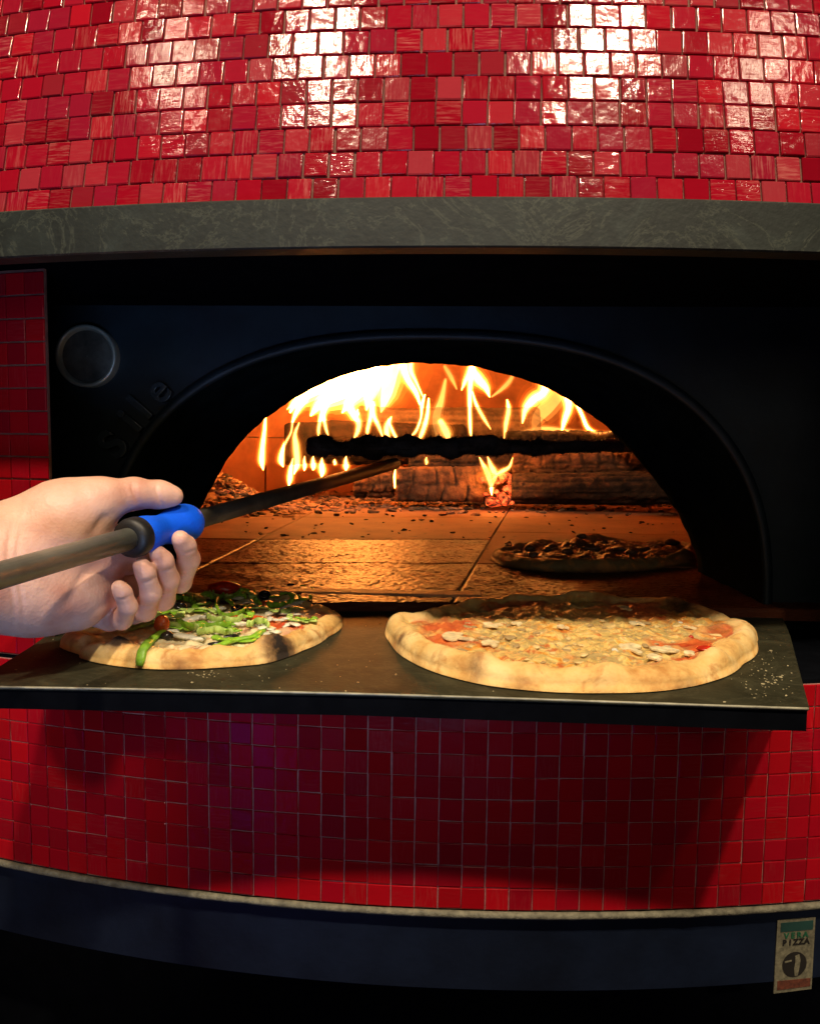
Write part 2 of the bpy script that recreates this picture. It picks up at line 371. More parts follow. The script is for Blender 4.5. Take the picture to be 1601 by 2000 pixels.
# raised moulding round the arch
v, f = [], []
prof = [(.000, .002), (.000, -.010), (.002, -.013), (.007, -.013), (.011, -.010), (.013, .002)]
for i in range(NA+1):
    t = i/NA
    for g, dy in prof:
        x, z = outer_even(t, g); v.append((x, D_FACE+dy, z))
k = len(prof)
for i in range(NA):
    for j in range(k-1): f.append((i*k+j, i*k+j+1, (i+1)*k+j+1, (i+1)*k+j))
obj('arch_moulding', mesh('arch_moulding', v, f, True), M['face'], OV)
# tunnel from the moulding to the inner mouth, then a rough inner edge
v, f = [], []
NT = 8
for i in range(NA+1):
    t = i/NA; x, z = outer_even(t); q = inner_arch(t); p = Vector((x, D_FACE-.009, z))
    for j in range(NT+1):
        w = p.lerp(q, j/NT)
        if j == NT: w += Vector((noise.noise(q*60)*.0022, 0, noise.noise(q*60+Vector((7, 1, 3)))*.0022))
        v.append(w)
    w = v[-1]; c = Vector((XC, 0, ZF+.05)); out = Vector((w.x-c.x, 0, w.z-c.z)).normalized()
    v.append(w+Vector((0, .03, 0))); v.append(w+out*.30+Vector((0, .03, 0)))
k = NT+3
for i in range(NA):
    for j in range(k-1): f.append((i*k+j, (i+1)*k+j, (i+1)*k+j+1, i*k+j+1))
obj('mouth_tunnel', mesh('mouth_tunnel', v, f, True), M['iron'], OV)
# round gauge on the face
gc = at_d(176, 697, D_FACE); gr = .0365
def lathe(c, prof, n=64):       # profile (radius, -y offset) around the y axis
    v = []; f = []; k = len(prof)
    for i in range(n):
        a = 2*math.pi*i/n
        for r, y in prof: v.append((c.x+r*math.cos(a), c.y-y, c.z+r*math.sin(a)))
    for i in range(n):
        for j in range(k-1): f.append((i*k+j, ((i+1) % n)*k+j, ((i+1) % n)*k+j+1, i*k+j+1))
    return v, f
M['gauge_rim'] = simple('worn_steel_rim', (.34, .36, .30), .4, .5, bump=.1)
M['gauge_glass'] = simple('dark_gauge_glass', (.075, .070, .055), .35, 0, var=.6, scale=45, bump=0)
M['gauge_dial'] = simple('brown_dial', (.06, .035, .022), .5, 0, var=.5, scale=40, bump=0)
gd = obj('gauge', mesh('gauge', *lathe(gc, [(gr, 0), (gr, .012), (gr-.001, .0135), (gr-.004, .0135), (gr-.0055, .010), (gr-.006, .006), (.0005, .006)]), True), M['gauge_rim'], OV)
obj('dial', mesh('dial', *lathe(gc, [(gr-.0062, .0066), (gr-.013, .0075), (.0003, .0078)]), True), M['gauge_glass'], gd)
# cast letters along the moulding
def text_mesh(ch, size, depth, name='letter', bold=0.0):
    cu = bpy.data.curves.new('t', 'FONT'); cu.body = ch; cu.size = size; cu.extrude = depth; cu.bevel_depth = depth*.16; cu.offset = bold
    cu.align_x = 'CENTER'; o = bpy.data.objects.new('t', cu); COL.objects.link(o)
    bpy.context.view_layer.update(); dg = bpy.context.evaluated_depsgraph_get()
    me = bpy.data.meshes.new_from_object(o.evaluated_get(dg)); me.name = name
    bpy.data.objects.remove(o); return me
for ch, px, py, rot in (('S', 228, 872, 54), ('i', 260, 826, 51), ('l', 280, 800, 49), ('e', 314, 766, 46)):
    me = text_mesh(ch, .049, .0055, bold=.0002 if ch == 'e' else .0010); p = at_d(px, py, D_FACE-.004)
    o = obj('letter', me, M['iron_letter_lit'], OV)
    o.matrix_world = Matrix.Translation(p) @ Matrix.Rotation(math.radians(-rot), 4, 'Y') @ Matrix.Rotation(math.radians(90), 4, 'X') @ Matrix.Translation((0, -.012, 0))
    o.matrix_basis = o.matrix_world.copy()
# ---- shelf slab
sh = [at_z(-120, 1338.5, ZS), at_z(700, 1354, ZS), at_z(1581, 1383, ZS), at_z(1543, 1240, ZS), at_z(1531, 1210, ZS), at_z(1516, 1194, ZS), at_z(1490, 1187, ZS), at_z(1200, 1183, ZS), at_z(170, 1183, ZS), at_z(60, 1262, ZS), at_z(-10, 1306, ZS)]
bm = bmesh.new(); vs = [bm.verts.new((p.x, p.y, ZS)) for p in sh]; fc = bm.faces.new(vs)
r_ = bmesh.ops.extrude_face_region(bm, geom=[fc]); 
for e in r_['geom']:
    if isinstance(e, bmesh.types.BMVert): e.co.z -= .0030
bmesh.ops.recalc_face_normals(bm, faces=bm.faces)
bmesh.ops.bevel(bm, geom=[e for e in bm.edges], offset=.0011, segments=2, affect='EDGES')
shelf = obj('shelf_slab', from_bm('shelf_slab', bm), M['shelf'], OV)
bm = bmesh.new(); c_ = sum(sh, Vector())/len(sh); vs = [bm.verts.new((p.x+(c_.x-p.x)*.004, p.y+(.0015 if p.y < .7 else -.003), ZS-.0032)) for p in sh]; fc = bm.faces.new(vs)
for e in bmesh.ops.extrude_face_region(bm, geom=[fc])['geom']:
    if isinstance(e, bmesh.types.BMVert): e.co.z -= .0150
obj('shelf_core', from_bm('shelf_core', bm), M['base'], OV)
M['edge'] = simple('pale_steel_edge', (.27, .26, .19), .5, .2, var=.4, scale=60, bump=.3)  # paler strip along the front top edge
ev, ef = [], []
eL = [sh[0], sh[1], sh[2]]; en = [Vector(q) for q in spline([tuple(p) for p in eL], 40)]
ev, ef = tube([Vector((p.x-.001, p.y+.0002, ZS-.0008)) for p in en], [.0011+.0003*noise.noise(Vector((i*.6, 2, 1))) for i in range(len(en))], 8)
obj('shelf_edge', mesh('shelf_edge', ev, ef, True), M['edge'], OV)
# ---- hearth: slabs with recessed joints
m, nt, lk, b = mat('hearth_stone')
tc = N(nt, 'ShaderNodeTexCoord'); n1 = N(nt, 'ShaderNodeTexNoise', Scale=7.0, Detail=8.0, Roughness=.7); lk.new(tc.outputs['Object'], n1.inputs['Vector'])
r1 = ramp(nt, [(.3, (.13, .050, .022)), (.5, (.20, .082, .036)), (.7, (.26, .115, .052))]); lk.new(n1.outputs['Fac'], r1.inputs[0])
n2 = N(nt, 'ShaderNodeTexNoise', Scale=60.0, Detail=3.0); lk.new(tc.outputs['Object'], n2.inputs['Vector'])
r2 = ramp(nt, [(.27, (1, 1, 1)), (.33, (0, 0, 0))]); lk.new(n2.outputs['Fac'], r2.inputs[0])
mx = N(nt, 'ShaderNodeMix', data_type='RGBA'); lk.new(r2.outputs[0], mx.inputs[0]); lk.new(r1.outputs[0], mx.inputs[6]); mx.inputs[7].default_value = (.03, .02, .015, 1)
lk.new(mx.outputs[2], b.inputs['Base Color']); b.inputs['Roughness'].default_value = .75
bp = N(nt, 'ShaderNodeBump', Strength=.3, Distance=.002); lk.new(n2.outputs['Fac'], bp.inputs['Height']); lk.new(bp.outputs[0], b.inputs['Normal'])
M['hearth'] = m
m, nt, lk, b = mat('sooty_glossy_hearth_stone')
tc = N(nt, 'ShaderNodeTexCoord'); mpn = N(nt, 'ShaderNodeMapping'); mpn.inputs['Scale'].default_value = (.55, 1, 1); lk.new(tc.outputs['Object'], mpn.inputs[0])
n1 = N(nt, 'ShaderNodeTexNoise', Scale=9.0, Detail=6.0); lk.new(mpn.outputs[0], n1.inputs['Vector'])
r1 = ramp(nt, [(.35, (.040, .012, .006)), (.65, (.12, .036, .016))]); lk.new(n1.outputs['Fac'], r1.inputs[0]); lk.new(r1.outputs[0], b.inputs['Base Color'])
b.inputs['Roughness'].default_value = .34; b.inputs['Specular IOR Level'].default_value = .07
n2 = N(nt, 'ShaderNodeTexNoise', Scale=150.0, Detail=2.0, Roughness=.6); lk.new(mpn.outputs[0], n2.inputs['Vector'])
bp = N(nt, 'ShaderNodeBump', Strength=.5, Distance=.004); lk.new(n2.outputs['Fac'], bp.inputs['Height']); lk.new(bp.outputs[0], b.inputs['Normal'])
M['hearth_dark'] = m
chamber = obj('hearth_bed', mesh('hearth_bed', *join([box_vf((0, 2.0, ZF-.0178), (2.3, 2.1, .03))])), M['mortar'], OV)
G = .0018
def slab(corners_px, material):
    P = [at_z(x, y, ZF) for x, y in corners_px]; c = sum(P, Vector())/4
    P = [p+(c-p).normalized()*G for p in P]
    bm = bmesh.new(); vs = [bm.verts.new(p) for p in P]; fc = bm.faces.new(vs)
    ex = bmesh.ops.extrude_face_region(bm, geom=[fc])
    for e in ex['geom']:
        if isinstance(e, bmesh.types.BMVert): e.co.z -= .0145
    bmesh.ops.recalc_face_normals(bm, faces=bm.faces); bmesh.ops.bevel(bm, geom=list(bm.edges), offset=.0016, segments=1, affect='EDGES')
    obj('hearth_slab', from_bm('hearth_slab', bm), material, OV)
def rough_slab(corners_px, material):
    P = [at_z(x, y, ZF) for x, y in corners_px]; c = sum(P, Vector())/4; P = [p+(c-p).normalized()*G for p in P]
    nu = int((P[1]-P[0]).length/.0032); nv = int((P[3]-P[0]).length/.0032); v, f = [], []
    for j in range(nv+1):
        for i in range(nu+1):
            u_, w_ = i/nu, j/nv; p = P[0].lerp(P[1], u_).lerp(P[3].lerp(P[2], u_), w_); ed = min(i, nu-i, j, nv-j)
            v.append((p.x, p.y, ZF-.0006+(.0012*noise.noise(Vector((p.x*150, p.y*190, 0)))+.0009*noise.noise(Vector((p.x*330, p.y*330, 4)))+.0018*noise.noise(Vector((p.x*9, p.y*20, 2))) if ed > 0 else -.0012)))
    for j in range(nv):
        for i in range(nu): f.append((j*(nu+1)+i, j*(nu+1)+i+1, (j+1)*(nu+1)+i+1, (j+1)*(nu+1)+i))
    k_ = len(v); rim = [i for i in range(nu+1)]+[j*(nu+1)+nu for j in range(1, nv+1)]+[nv*(nu+1)+i for i in range(nu-1, -1, -1)]+[j*(nu+1) for j in range(nv-1, 0, -1)]
    v += [(v[q][0], v[q][1], ZF-.014) for q in rim]; m_ = len(rim)
    f += [(rim[q], k_+q, k_+(q+1) % m_, rim[(q+1) % m_]) for q in range(m_)]
    me = mesh('hearth_slab', v, f); me.polygons.foreach_set('use_smooth', [i < nu*nv for i in range(len(me.polygons))]); obj('hearth_slab', me, material, OV)
def XZ(x, d):                   # pixel of a hearth point given in metres
    q = to_px(Vector((x, d, ZF))); return q[0], q[1]
# joint lines seen in the photo
A = lambda y: 885+(1170-y)*.625
B = lambda y: 490+(1060-y)*2.0
ycut = [1176, 1099, 1053, 1010, 985]
for j in range(4):
    y0, y1 = ycut[j], ycut[j+1]
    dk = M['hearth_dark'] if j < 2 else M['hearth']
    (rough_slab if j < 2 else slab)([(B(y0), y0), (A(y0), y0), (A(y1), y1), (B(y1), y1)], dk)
    d0, d1 = at_z(B(y0), y0, ZF).y, at_z(B(y1), y1, ZF).y
    x0, x1 = at_z(B(y0), y0, ZF).x, at_z(B(y1), y1, ZF).x
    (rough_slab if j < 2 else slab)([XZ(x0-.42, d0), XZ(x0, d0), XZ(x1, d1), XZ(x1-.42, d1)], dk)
yr = [1176, 1100, 1039, 1000, 980]
for j in range(4):
    y0, y1 = yr[j], yr[j+1]
    d0, d1 = at_z(A(y0), y0, ZF).y, at_z(A(y1), y1, ZF).y; x0, x1 = at_z(A(y0), y0, ZF).x, at_z(A(y1), y1, ZF).x
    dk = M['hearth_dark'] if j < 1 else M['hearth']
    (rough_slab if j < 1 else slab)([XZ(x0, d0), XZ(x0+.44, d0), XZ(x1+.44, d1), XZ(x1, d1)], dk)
    slab([XZ(x0+.44, d0), XZ(x0+.88, d0), XZ(x1+.88, d1), XZ(x1+.44, d1)], dk)
dl = at_z(A(985), 985, ZF).y
for i in range(4): slab([XZ(-.9+.45*i, dl+.01), XZ(-.45+.45*i, dl+.01), XZ(-.45+.45*i, dl+.5), XZ(-.9+.45*i, dl+.5)], M['hearth'])
M['lip'] = simple('firelit_edge_colour', (.50, .30, .16), .6, 0, bump=.3)  # added strip; firelight on the hearth edge put into its orange colour
p0, p1 = at_z(560, 1179, ZF), at_z(900, 1187, ZF)
vv, ff = box_vf((-.085, .943, ZF-.005), (.26, .030, .012)); obj('lit_hearth_lip', bevel_mesh('lit_hearth_lip', vv, ff, .003), M['lip'], OV)
# ---- chamber: course of firebricks and dome above
CY, RC = 2.02, .98
cs = obj('chamber_dome', None) if False else None
v, f = [], []
na, nb = 64, 16
a0, a1 = math.radians(-150), math.radians(150)
for j in range(nb+1):
    e = j/nb*math.pi/2
    for i in range(na+1):
        a = a0+(a1-a0)*i/na; rr = RC*math.cos(e)**.75; v.append((rr*math.sin(a), CY+rr*math.cos(a), ZF+.20+.36*math.sin(e)))
for j in range(nb):
    for i in range(na): f.append((j*(na+1)+i, j*(na+1)+i+1, (j+1)*(na+1)+i+1, (j+1)*(na+1)+i))
chd = obj('chamber_dome', mesh('chamber_dome', v, f, True), M['firebrick'], OV)
nbk = 22
for i in range(nbk):
    a = a0+(a1-a0)*(i+.5)/nbk; half = (a1-a0)/nbk/2-.0035
    vv, ff = [], []
    for aa in (a-half, a, a+half):
        for r_ in (RC, RC+.06):
            for z in (ZF-.003, ZF+.196): vv.append((r_*math.sin(aa), CY+r_*math.cos(aa), z))
    for k_ in range(2):
        o4 = k_*4; ff += [(o4, o4+1, o4+5, o4+4), (o4+2, o4+6, o4+7, o4+3), (o4+1, o4+3, o4+7, o4+5), (o4, o4+4, o4+6, o4+2)]
    ff += [(0, 2, 3, 1), (8, 9, 11, 10)]
    bm = bmesh.new(); bm.from_mesh(mesh('t', vv, ff)); obj('firebrick', from_bm('firebrick', bm), M['firebrick'], chd)
obj('chamber_backing', mesh('chamber_backing', *join([(lambda q: q)(([((RC+.062)*math.sin(a0+(a1-a0)*i/40), CY+(RC+.062)*math.cos(a0+(a1-a0)*i/40), z) for i in range(41) for z in (ZF-.01, ZF+.21)], [(2*i, 2*i+2, 2*i+3, 2*i+1) for i in range(40)]))])), M['mortar'], OV)
# ---- plaster crumbs on the ledge right of the shelf
pc = at_d(1592, 1336, .745)
bm = bmesh.new(); bmesh.ops.create_icosphere(bm, subdivisions=3, radius=1)
for w in bm.verts:
    n_ = 1+.55*noise.noise(w.co*2.1+Vector((3, 1, 5))); w.co = Vector((w.co.x*.016*n_+pc.x+.006, w.co.y*.012*n_+pc.y, w.co.z*.0055*n_+pc.z))
obj('plaster_crumb', from_bm('plaster_crumb', bm, True), M['bead'], OV)
# ================================================================== LOGS AND FIRE
def fbm(p, o=4):
    s_, a_ = 0, 1
    for k_ in range(o): s_ += a_*noise.noise(p); p = p*2.03; a_ *= .5
    return s_
def char_mat(name, low, high, crack, scale=26, rough=.9):
    m, nt, lk, b = mat(name)
    tc = N(nt, 'ShaderNodeTexCoord'); n1 = N(nt, 'ShaderNodeTexNoise', Scale=scale, Detail=8.0, Roughness=.7); lk.new(tc.outputs['Object'], n1.inputs['Vector'])
    r1 = ramp(nt, [(.35, low), (.68, high)]); lk.new(n1.outputs['Fac'], r1.inputs[0])
    at = N(nt, 'ShaderNodeAttribute', attribute_name='crack'); mx = N(nt, 'ShaderNodeMix', data_type='RGBA')
    lk.new(at.outputs['Fac'], mx.inputs[0]); lk.new(r1.outputs[0], mx.inputs[6]); mx.inputs[7].default_value = (*crack, 1)
    lk.new(mx.outputs[2], b.inputs['Base Color']); b.inputs['Roughness'].default_value = rough; b.inputs['Specular IOR Level'].default_value = .2
    n2 = N(nt, 'ShaderNodeTexNoise', Scale=150.0, Detail=5.0); lk.new(tc.outputs['Object'], n2.inputs['Vector'])
    bp = N(nt, 'ShaderNodeBump', Strength=.6, Distance=.004); lk.new(n2.outputs['Fac'], bp.inputs['Height']); lk.new(bp.outputs[0], b.inputs['Normal'])
    return m
M['bark'] = char_mat('grey_brown_bark', (.035, .024, .018), (.15, .09, .06), (.03, .02, .015), 18)
M['dark_bark'] = char_mat('dark_scorched_bark', (.006, .004, .003), (.030, .016, .010), (.004, .003, .003), 18)
M['char'] = char_mat('charred_wood', (.040, .020, .012), (.20, .085, .040), (.008, .006, .005), 30)
M['black_char'] = char_mat('black_charcoal', (.012, .008, .006), (.075, .036, .020), (.004, .003, .003), 30)
M['endgrain'] = simple('dark_end_grain', (.022, .013, .009), .9, var=.4, scale=40, bump=.5)
def log(label, pa, pb, r, material, cellx=.05, cellz=.05, depth=.012, squash=1.0, seed=0, n=110, m=56, square=2.0, group='burning logs in the oven'):
    """a rough log from pa to pb: blocky cross-section, long fissures and cross cracks cut into the surface"""
    pa, pb = Vector(pa), Vector(pb); L = (pb-pa).length; t = (pb-pa).normalized(); s_ = t.cross(Vector((0, 0, 1))).normalized(); u = s_.cross(t)
    v, f, ck = [], [], []
    sd = Vector((seed*3.7, seed*1.3, seed*2.1))
    for i in range(n+1):
        x = i/n*L
        endf = min(1, min(i, n-i)/3.0); endr = 1-.10*(1-endf)**2
        for j in range(m):
            th = 2*math.pi*j/m; c, s2 = math.cos(th), math.sin(th)
            sq = (abs(c)**square+abs(s2)**square)**(-1/square)
            q = Vector((x/cellx, th*r/cellz, seed*5.0))
            # blocky char cells with jittered rows
            cx_ = q.x+.35*noise.noise(Vector((q.x*.6, q.y*.9, seed)))+ (.5 if int(math.floor(q.y)) % 2 else 0); cy_ = q.y+.3*noise.noise(Vector((q.x*.7, q.y*.5, seed+4)))
            fx, fy = abs(cx_-round(cx_)), abs(cy_-round(cy_))
            e = min(fx*cellx, fy*cellz*.9)
            crk = max(0, 1-e/.0055)*(.55+.45*noise.noise(q*1.3))
            crk = max(0, min(1, crk))
            wob = fbm(Vector((x*5, c*1.3, s2*1.3))+sd, 4)
            rr = r*sq*(1+.13*wob)*endr-depth*crk+.0035*noise.noise(Vector((x*70, c*5, s2*5))+sd)
            p = pa+t*x+s_*(c*rr)+u*(s2*rr*squash)+u*(.10*r*noise.noise(Vector((x*3, seed, 0))))
            v.append(p); ck.append(crk)
    for i in range(n):
        for j in range(m): f.append((i*m+j, i*m+(j+1) % m, (i+1)*m+(j+1) % m, (i+1)*m+j))
    base = pa.copy(); base.z -= r
    v += [pa, pb]; ck += [0, 0]
    for j in range(m): f.append((len(v)-2, (j+1) % m, j)); f.append((len(v)-1, n*m+j, n*m+(j+1) % m))
    org = (pa+pb)/2; org.z = min(pa.z, pb.z)-r
    me = mesh('log', [p-org for p in v], f, True)
    at = me.attributes.new('crack', 'FLOAT', 'POINT'); at.data.foreach_set('value', ck)
    me.materials.append(material); me.materials.append(M['endgrain'])
    mi = [0]*len(me.polygons)
    for k_ in range(2*m): mi[-1-k_] = 1
    me.polygons.foreach_set('material_index', mi)
    o = obj('log', me); o.location = org; tag(o, label, 'log', group)
    return o
D = at_d
log('pale split log with square dark cut end at the left', D(556, 866, 2.42), D(905, 868, 2.52), .064, M['dark_bark'], .30, .045, .004, 1.0, 1, square=3.2)
log('grey barked log lying highest at the back of the fire', D(700, 838, 2.58), D(1050, 842, 2.60), .078, M['bark'], .4, .03, .005, .9, 2)
log('charred log with square crazed blocks below the black brush head', D(772, 945, 2.20), D(952, 946, 2.22), .046, M['char'], .055, .075, .010, 1.05, 3, square=3.0)
log('short crumbling charred log left of the square crazed log', D(690, 948, 2.24), D(768, 944, 2.25), .036, M['char'], .04, .04, .010, 1, 9, n=60)
log('uppermost charred log on the right with a glowing top edge', D(985, 868, 2.34), D(1330, 866, 2.30), .038, M['dark_bark'], .052, .05, .010, 1, 4, square=3.0)
log('middle charred log on the right covered in small char blocks', D(1000, 908, 2.26), D(1350, 908, 2.20), .034, M['char'], .040, .05, .010, 1, 5)
log('lowest black log on the right resting on the hearth', D(1000, 953, 2.20), D(1390, 953, 2.12), .050, M['black_char'], .16, .025, .006, .85, 6)
log('black charred log under the brush at the back', D(800, 905, 2.32), D(1000, 905, 2.30), .040, M['black_char'], .10, .04, .008, .9, 7, n=70)
# ---- glowing embers between the logs
m, nt, lk, b = mat('glowing_ember')
tc = N(nt, 'ShaderNodeTexCoord'); n1 = N(nt, 'ShaderNodeTexNoise', Scale=70.0, Detail=4.0); lk.new(tc.outputs['Object'], n1.inputs['Vector'])
r1 = ramp(nt, [(.40, (.01, .0, .0)), (.55, (.9, .07, .015)), (.72, (1, .30, .06))]); lk.new(n1.outputs['Fac'], r1.inputs[0])
lk.new(r1.outputs[0], b.inputs['Emission Color']); b.inputs['Emission Strength'].default_value = 1.6; b.inputs['Base Color'].default_value = (.08, .04, .03, 1); b.inputs['Roughness'].default_value = .9
M['ember'] = m
M['ash'] = simple('pale_ash_flakes', (.26, .14, .085), .95, var=.6, scale=60, bump=.5)
M['coal'] = simple('dark_coal_bits', (.07, .045, .03), .95, var=.6, scale=60, bump=.5)
def lump_vf(c, r, seed, flat=1.0, sub=1):
    bm = bmesh.new(); bmesh.ops.create_icosphere(bm, subdivisions=sub, radius=1); sd = Vector((seed*1.7, seed*.9, seed*2.3))
    q = Matrix.Rotation(seed*2.4, 3, 'Z') @ Matrix.Rotation(seed*1.1 % .8, 3, 'X')
    v = []
    for w in bm.verts:
        k_ = 1+.6*noise.noise(w.co*1.4+sd); z = Vector((w.co.x*r*k_*1.35, w.co.y*r*k_*.8, w.co.z*r*k_*flat)); v.append(Vector(c)+q @ z)
    f = [tuple(x.index for x in p.verts) for p in bm.faces]; bm.free(); return v, f
rnd = random.Random(5)
parts = [lump_vf(D(rnd.uniform(952, 1000), rnd.uniform(925, 985), rnd.uniform(2.16, 2.22)), rnd.uniform(.008, .017), k_, .8) for k_ in range(34)]
o = obj('embers', mesh('embers', *join(parts)), M['ember']); o['kind'] = 'stuff'; o['label'] = 'red glowing embers between the charred logs'; o['category'] = 'embers'
parts = []; parts2 = []
for k_ in range(900):          # ash bank at the left wall
    x = rnd.gauss(-.66, .15); d = rnd.gauss(2.18, .13); hgt = .135*math.exp(-((x+.74)/.17)**2)*math.exp(-((d-2.2)/.2)**2)
    if x > -.36 or d < 1.84: continue
    (parts if rnd.random() < .7 else parts2).append(lump_vf((x, d, ZF+hgt*rnd.uniform(.7, 1.0)), rnd.uniform(.005, .014), k_, .45))
for k_ in range(700):          # flakes along the foot of the logs
    px = rnd.uniform(560, 960); py = rnd.gauss(978, 10)
    if py < 950 or py > 1006: continue
    p = at_z(px, py, ZF+.003); (parts if rnd.random() < .62 else parts2).append(lump_vf(p, rnd.uniform(.004, .013)*min(1, p.y/2.0), k_+50, .35))
for k_ in range(90):
    p = at_z(rnd.uniform(960, 1330), rnd.gauss(992, 5), ZF+.003); (parts if rnd.random() < .4 else parts2).append(lump_vf(p, rnd.uniform(.004, .010), k_+90, .35))
for k_ in range(70):           # stray bits on the slabs
    p = at_z(rnd.uniform(420, 1330), rnd.uniform(1000, 1050), ZF+.002); parts2.append(lump_vf(p, rnd.uniform(.002, .006), k_+70, .35))
bank = [([], [])]
v, f = [], []
for i in range(41):            # body of the bank
    for j in range(41):
        x = -.98+.70*i/40; d = 1.82+.75*j/40; h_ = .125*math.exp(-((x+.76)/.17)**2)*math.exp(-((d-2.22)/.22)**2)+.012*fbm(Vector((x*14, d*14, 0)))
        v.append((x, d, ZF-.012+h_))
for i in range(40):
    for j in range(40): f.append((i*41+j, (i+1)*41+j, (i+1)*41+j+1, i*41+j+1))
parts.append((v, f))
o = obj('ash', mesh('ash', *join(parts))); o.data.materials.append(M['ash']); o['kind'] = 'stuff'; o['label'] = 'bank of pale ash and flakes around the logs'; o['category'] = 'ash'
o = obj('coal_bits', mesh('coal_bits', *join(parts2)), M['coal']); o['kind'] = 'stuff'; o['label'] = 'dark coal bits scattered on the hearth'; o['category'] = 'coal'
# ---- flames: closed tongues of glowing gas
fm = []
def flame_mat(name, strength, color):
    m = bpy.data.materials.new(name); m.use_nodes = True; nt = m.node_tree.nodes; lk = m.node_tree.links; nt.clear()
    out = N(nt, 'ShaderNodeOutputMaterial'); em = N(nt, 'ShaderNodeEmission', Strength=strength); em.inputs[0].default_value = (*color, 1)
    lk.new(em.outputs[0], out.inputs['Volume']); return m
for nm, k_ in (('flame_hot', 1.0), ('flame_mid', .40), ('flame_dim', .055)):
    for i, (st, c) in enumerate(((.12, (1, .15, .01)), (.4, (1, .18, .015)), (1.2, (1, .22, .02)), (4.2, (1, .30, .035)), (13, (1, .37, .06)), (34, (1, .44, .09)))): M[nm+str(i)] = flame_mat(nm+'_gas', st*k_, c)
FIRE = thing('fire', 'tall yellow flames leaping from the burning logs under the arch', 'fire', (0, 2.3, ZF))
def flame(pts, material, d=2.30, deep=.8, sub=7):
    q = spline([(x, y, r) for x, y, r in pts], sub); P = []; R = []
    for i, (x, y, r) in enumerate(q):
        P.append(D(x, y, d+.012*math.sin(i*.4+x))); R.append(max(r, .6)*d/F)
    par = None
    for k_, nm in enumerate(('flame', 'flame_body', 'flame_body', 'flame_body', 'flame_core', 'flame_core')):
        g_ = (2.7, 1.95, 1.5, 1.12, .78, .48)[k_]
        v, f = tube(P, [r_*g_ for r_ in R], 12, True, (1, deep), Vector((0, 1, 0)))
        o = obj(nm, mesh(nm, v, f, True), M[material+str(k_)])
        if par is None: child(o, FIRE); par = o
        else: o.parent = par
h, md, dm = 'flame_hot', 'flame_mid', 'flame_dim'
# the big body on the left
flame([(566, 806, 2), (578, 786, 13), (606, 764, 26), (650, 738, 34), (700, 706, 42), (745, 660, 40), (770, 600, 20)], h, 2.36)
flame([(606, 812, 2), (628, 786, 18), (668, 762, 34), (712, 730, 42), (748, 690, 40), (775, 640, 18)], h, 2.30)
flame([(668, 806, 2), (690, 776, 20), (716, 744, 34), (736, 700, 32), (748, 650, 14)], h, 2.42)
flame([(744, 805, 2), (754, 770, 22), (764, 730, 26), (778, 690, 20), (786, 640, 8)], md, 2.34)
flame([(716, 800, 3), (722, 770, 16), (736, 735, 20), (748, 690, 12)], h, 2.27)
flame([(820, 790, 2), (812, 766, 6), (796, 740, 9), (788, 712, 12), (792, 670, 8)], h, 2.33)
flame([(826, 775, 1.5), (812, 745, 4), (802, 722, 7), (804, 690, 7)], md, 2.31)
flame([(560, 800, 1), (590, 770, 10), (630, 742, 14), (680, 716, 14), (720, 690, 5)], md, 2.25)
# roots and thin tongues
flame([(514, 918, 1), (511, 900, 7), (513, 870, 6), (517, 835, 4), (519, 795, 2)], h)
flame([(553, 912, 1), (549, 898, 7), (554, 872, 4), (568, 845, 2.5), (572, 822, 3), (584, 796, 8), (600, 780, 6)], h, 2.27)
flame([(574, 926, 1), (580, 905, 8), (578, 872, 9), (576, 848, 5), (584, 826, 1.5)], h, 2.25)
flame([(564, 950, 1), (566, 935, 6), (568, 915, 5), (572, 895, 1)], h, 2.2)
flame([(630, 866, 1), (622, 845, 4), (626, 818, 5), (634, 795, 10), (640, 775, 12)], h, 2.26)
flame([(644, 860, 1), (636, 835, 4), (632, 810, 5), (636, 790, 6)], h, 2.25)
flame([(688, 864, 1), (698, 843, 6), (700, 825, 8), (690, 808, 10), (680, 790, 12)], h, 2.26)
flame([(716, 858, 1), (718, 838, 5), (724, 812, 6), (726, 790, 8)], h, 2.25)
flame([(748, 856, 1), (740, 834, 5), (730, 812, 6), (726, 785, 8)], h, 2.26)
flame([(765, 866, 1), (756, 850, 7), (756, 832, 8), (764, 814, 2)], h, 2.24)
flame([(786, 872, 1), (774, 856, 4), (764, 836, 4), (758, 818, 1)], h, 2.23)
flame([(797, 856, 1), (812, 842, 3.5), (822, 815, 2.5), (824, 790, 4), (830, 770, 1)], h, 2.26)
flame([(812, 868, 1), (824, 846, 6), (834, 812, 5), (837, 778, 1.5)], h, 2.25)
for x, y, r, l in ((594, 905, 4.5, 14), (611, 904, 6, 14), (628, 912, 7, 20), (675, 905, 6, 14), (653, 902, 4, 5), (832, 900, 4, 7), (771, 935, 4, 18), (698, 806, 4, 7)):
    flame([(x, y+l, 1), (x+1, y+l*.4, r), (x, y-l*.3, r*.8), (x+1, y-l, .8)], h, 2.16)
flame([(862, 872, 2), (856, 845, 14), (852, 815, 16), (862, 780, 10), (870, 740, 4)], dm, 2.28)
flame([(880, 868, 2), (872, 846, 12), (860, 822, 8)], md, 2.24)
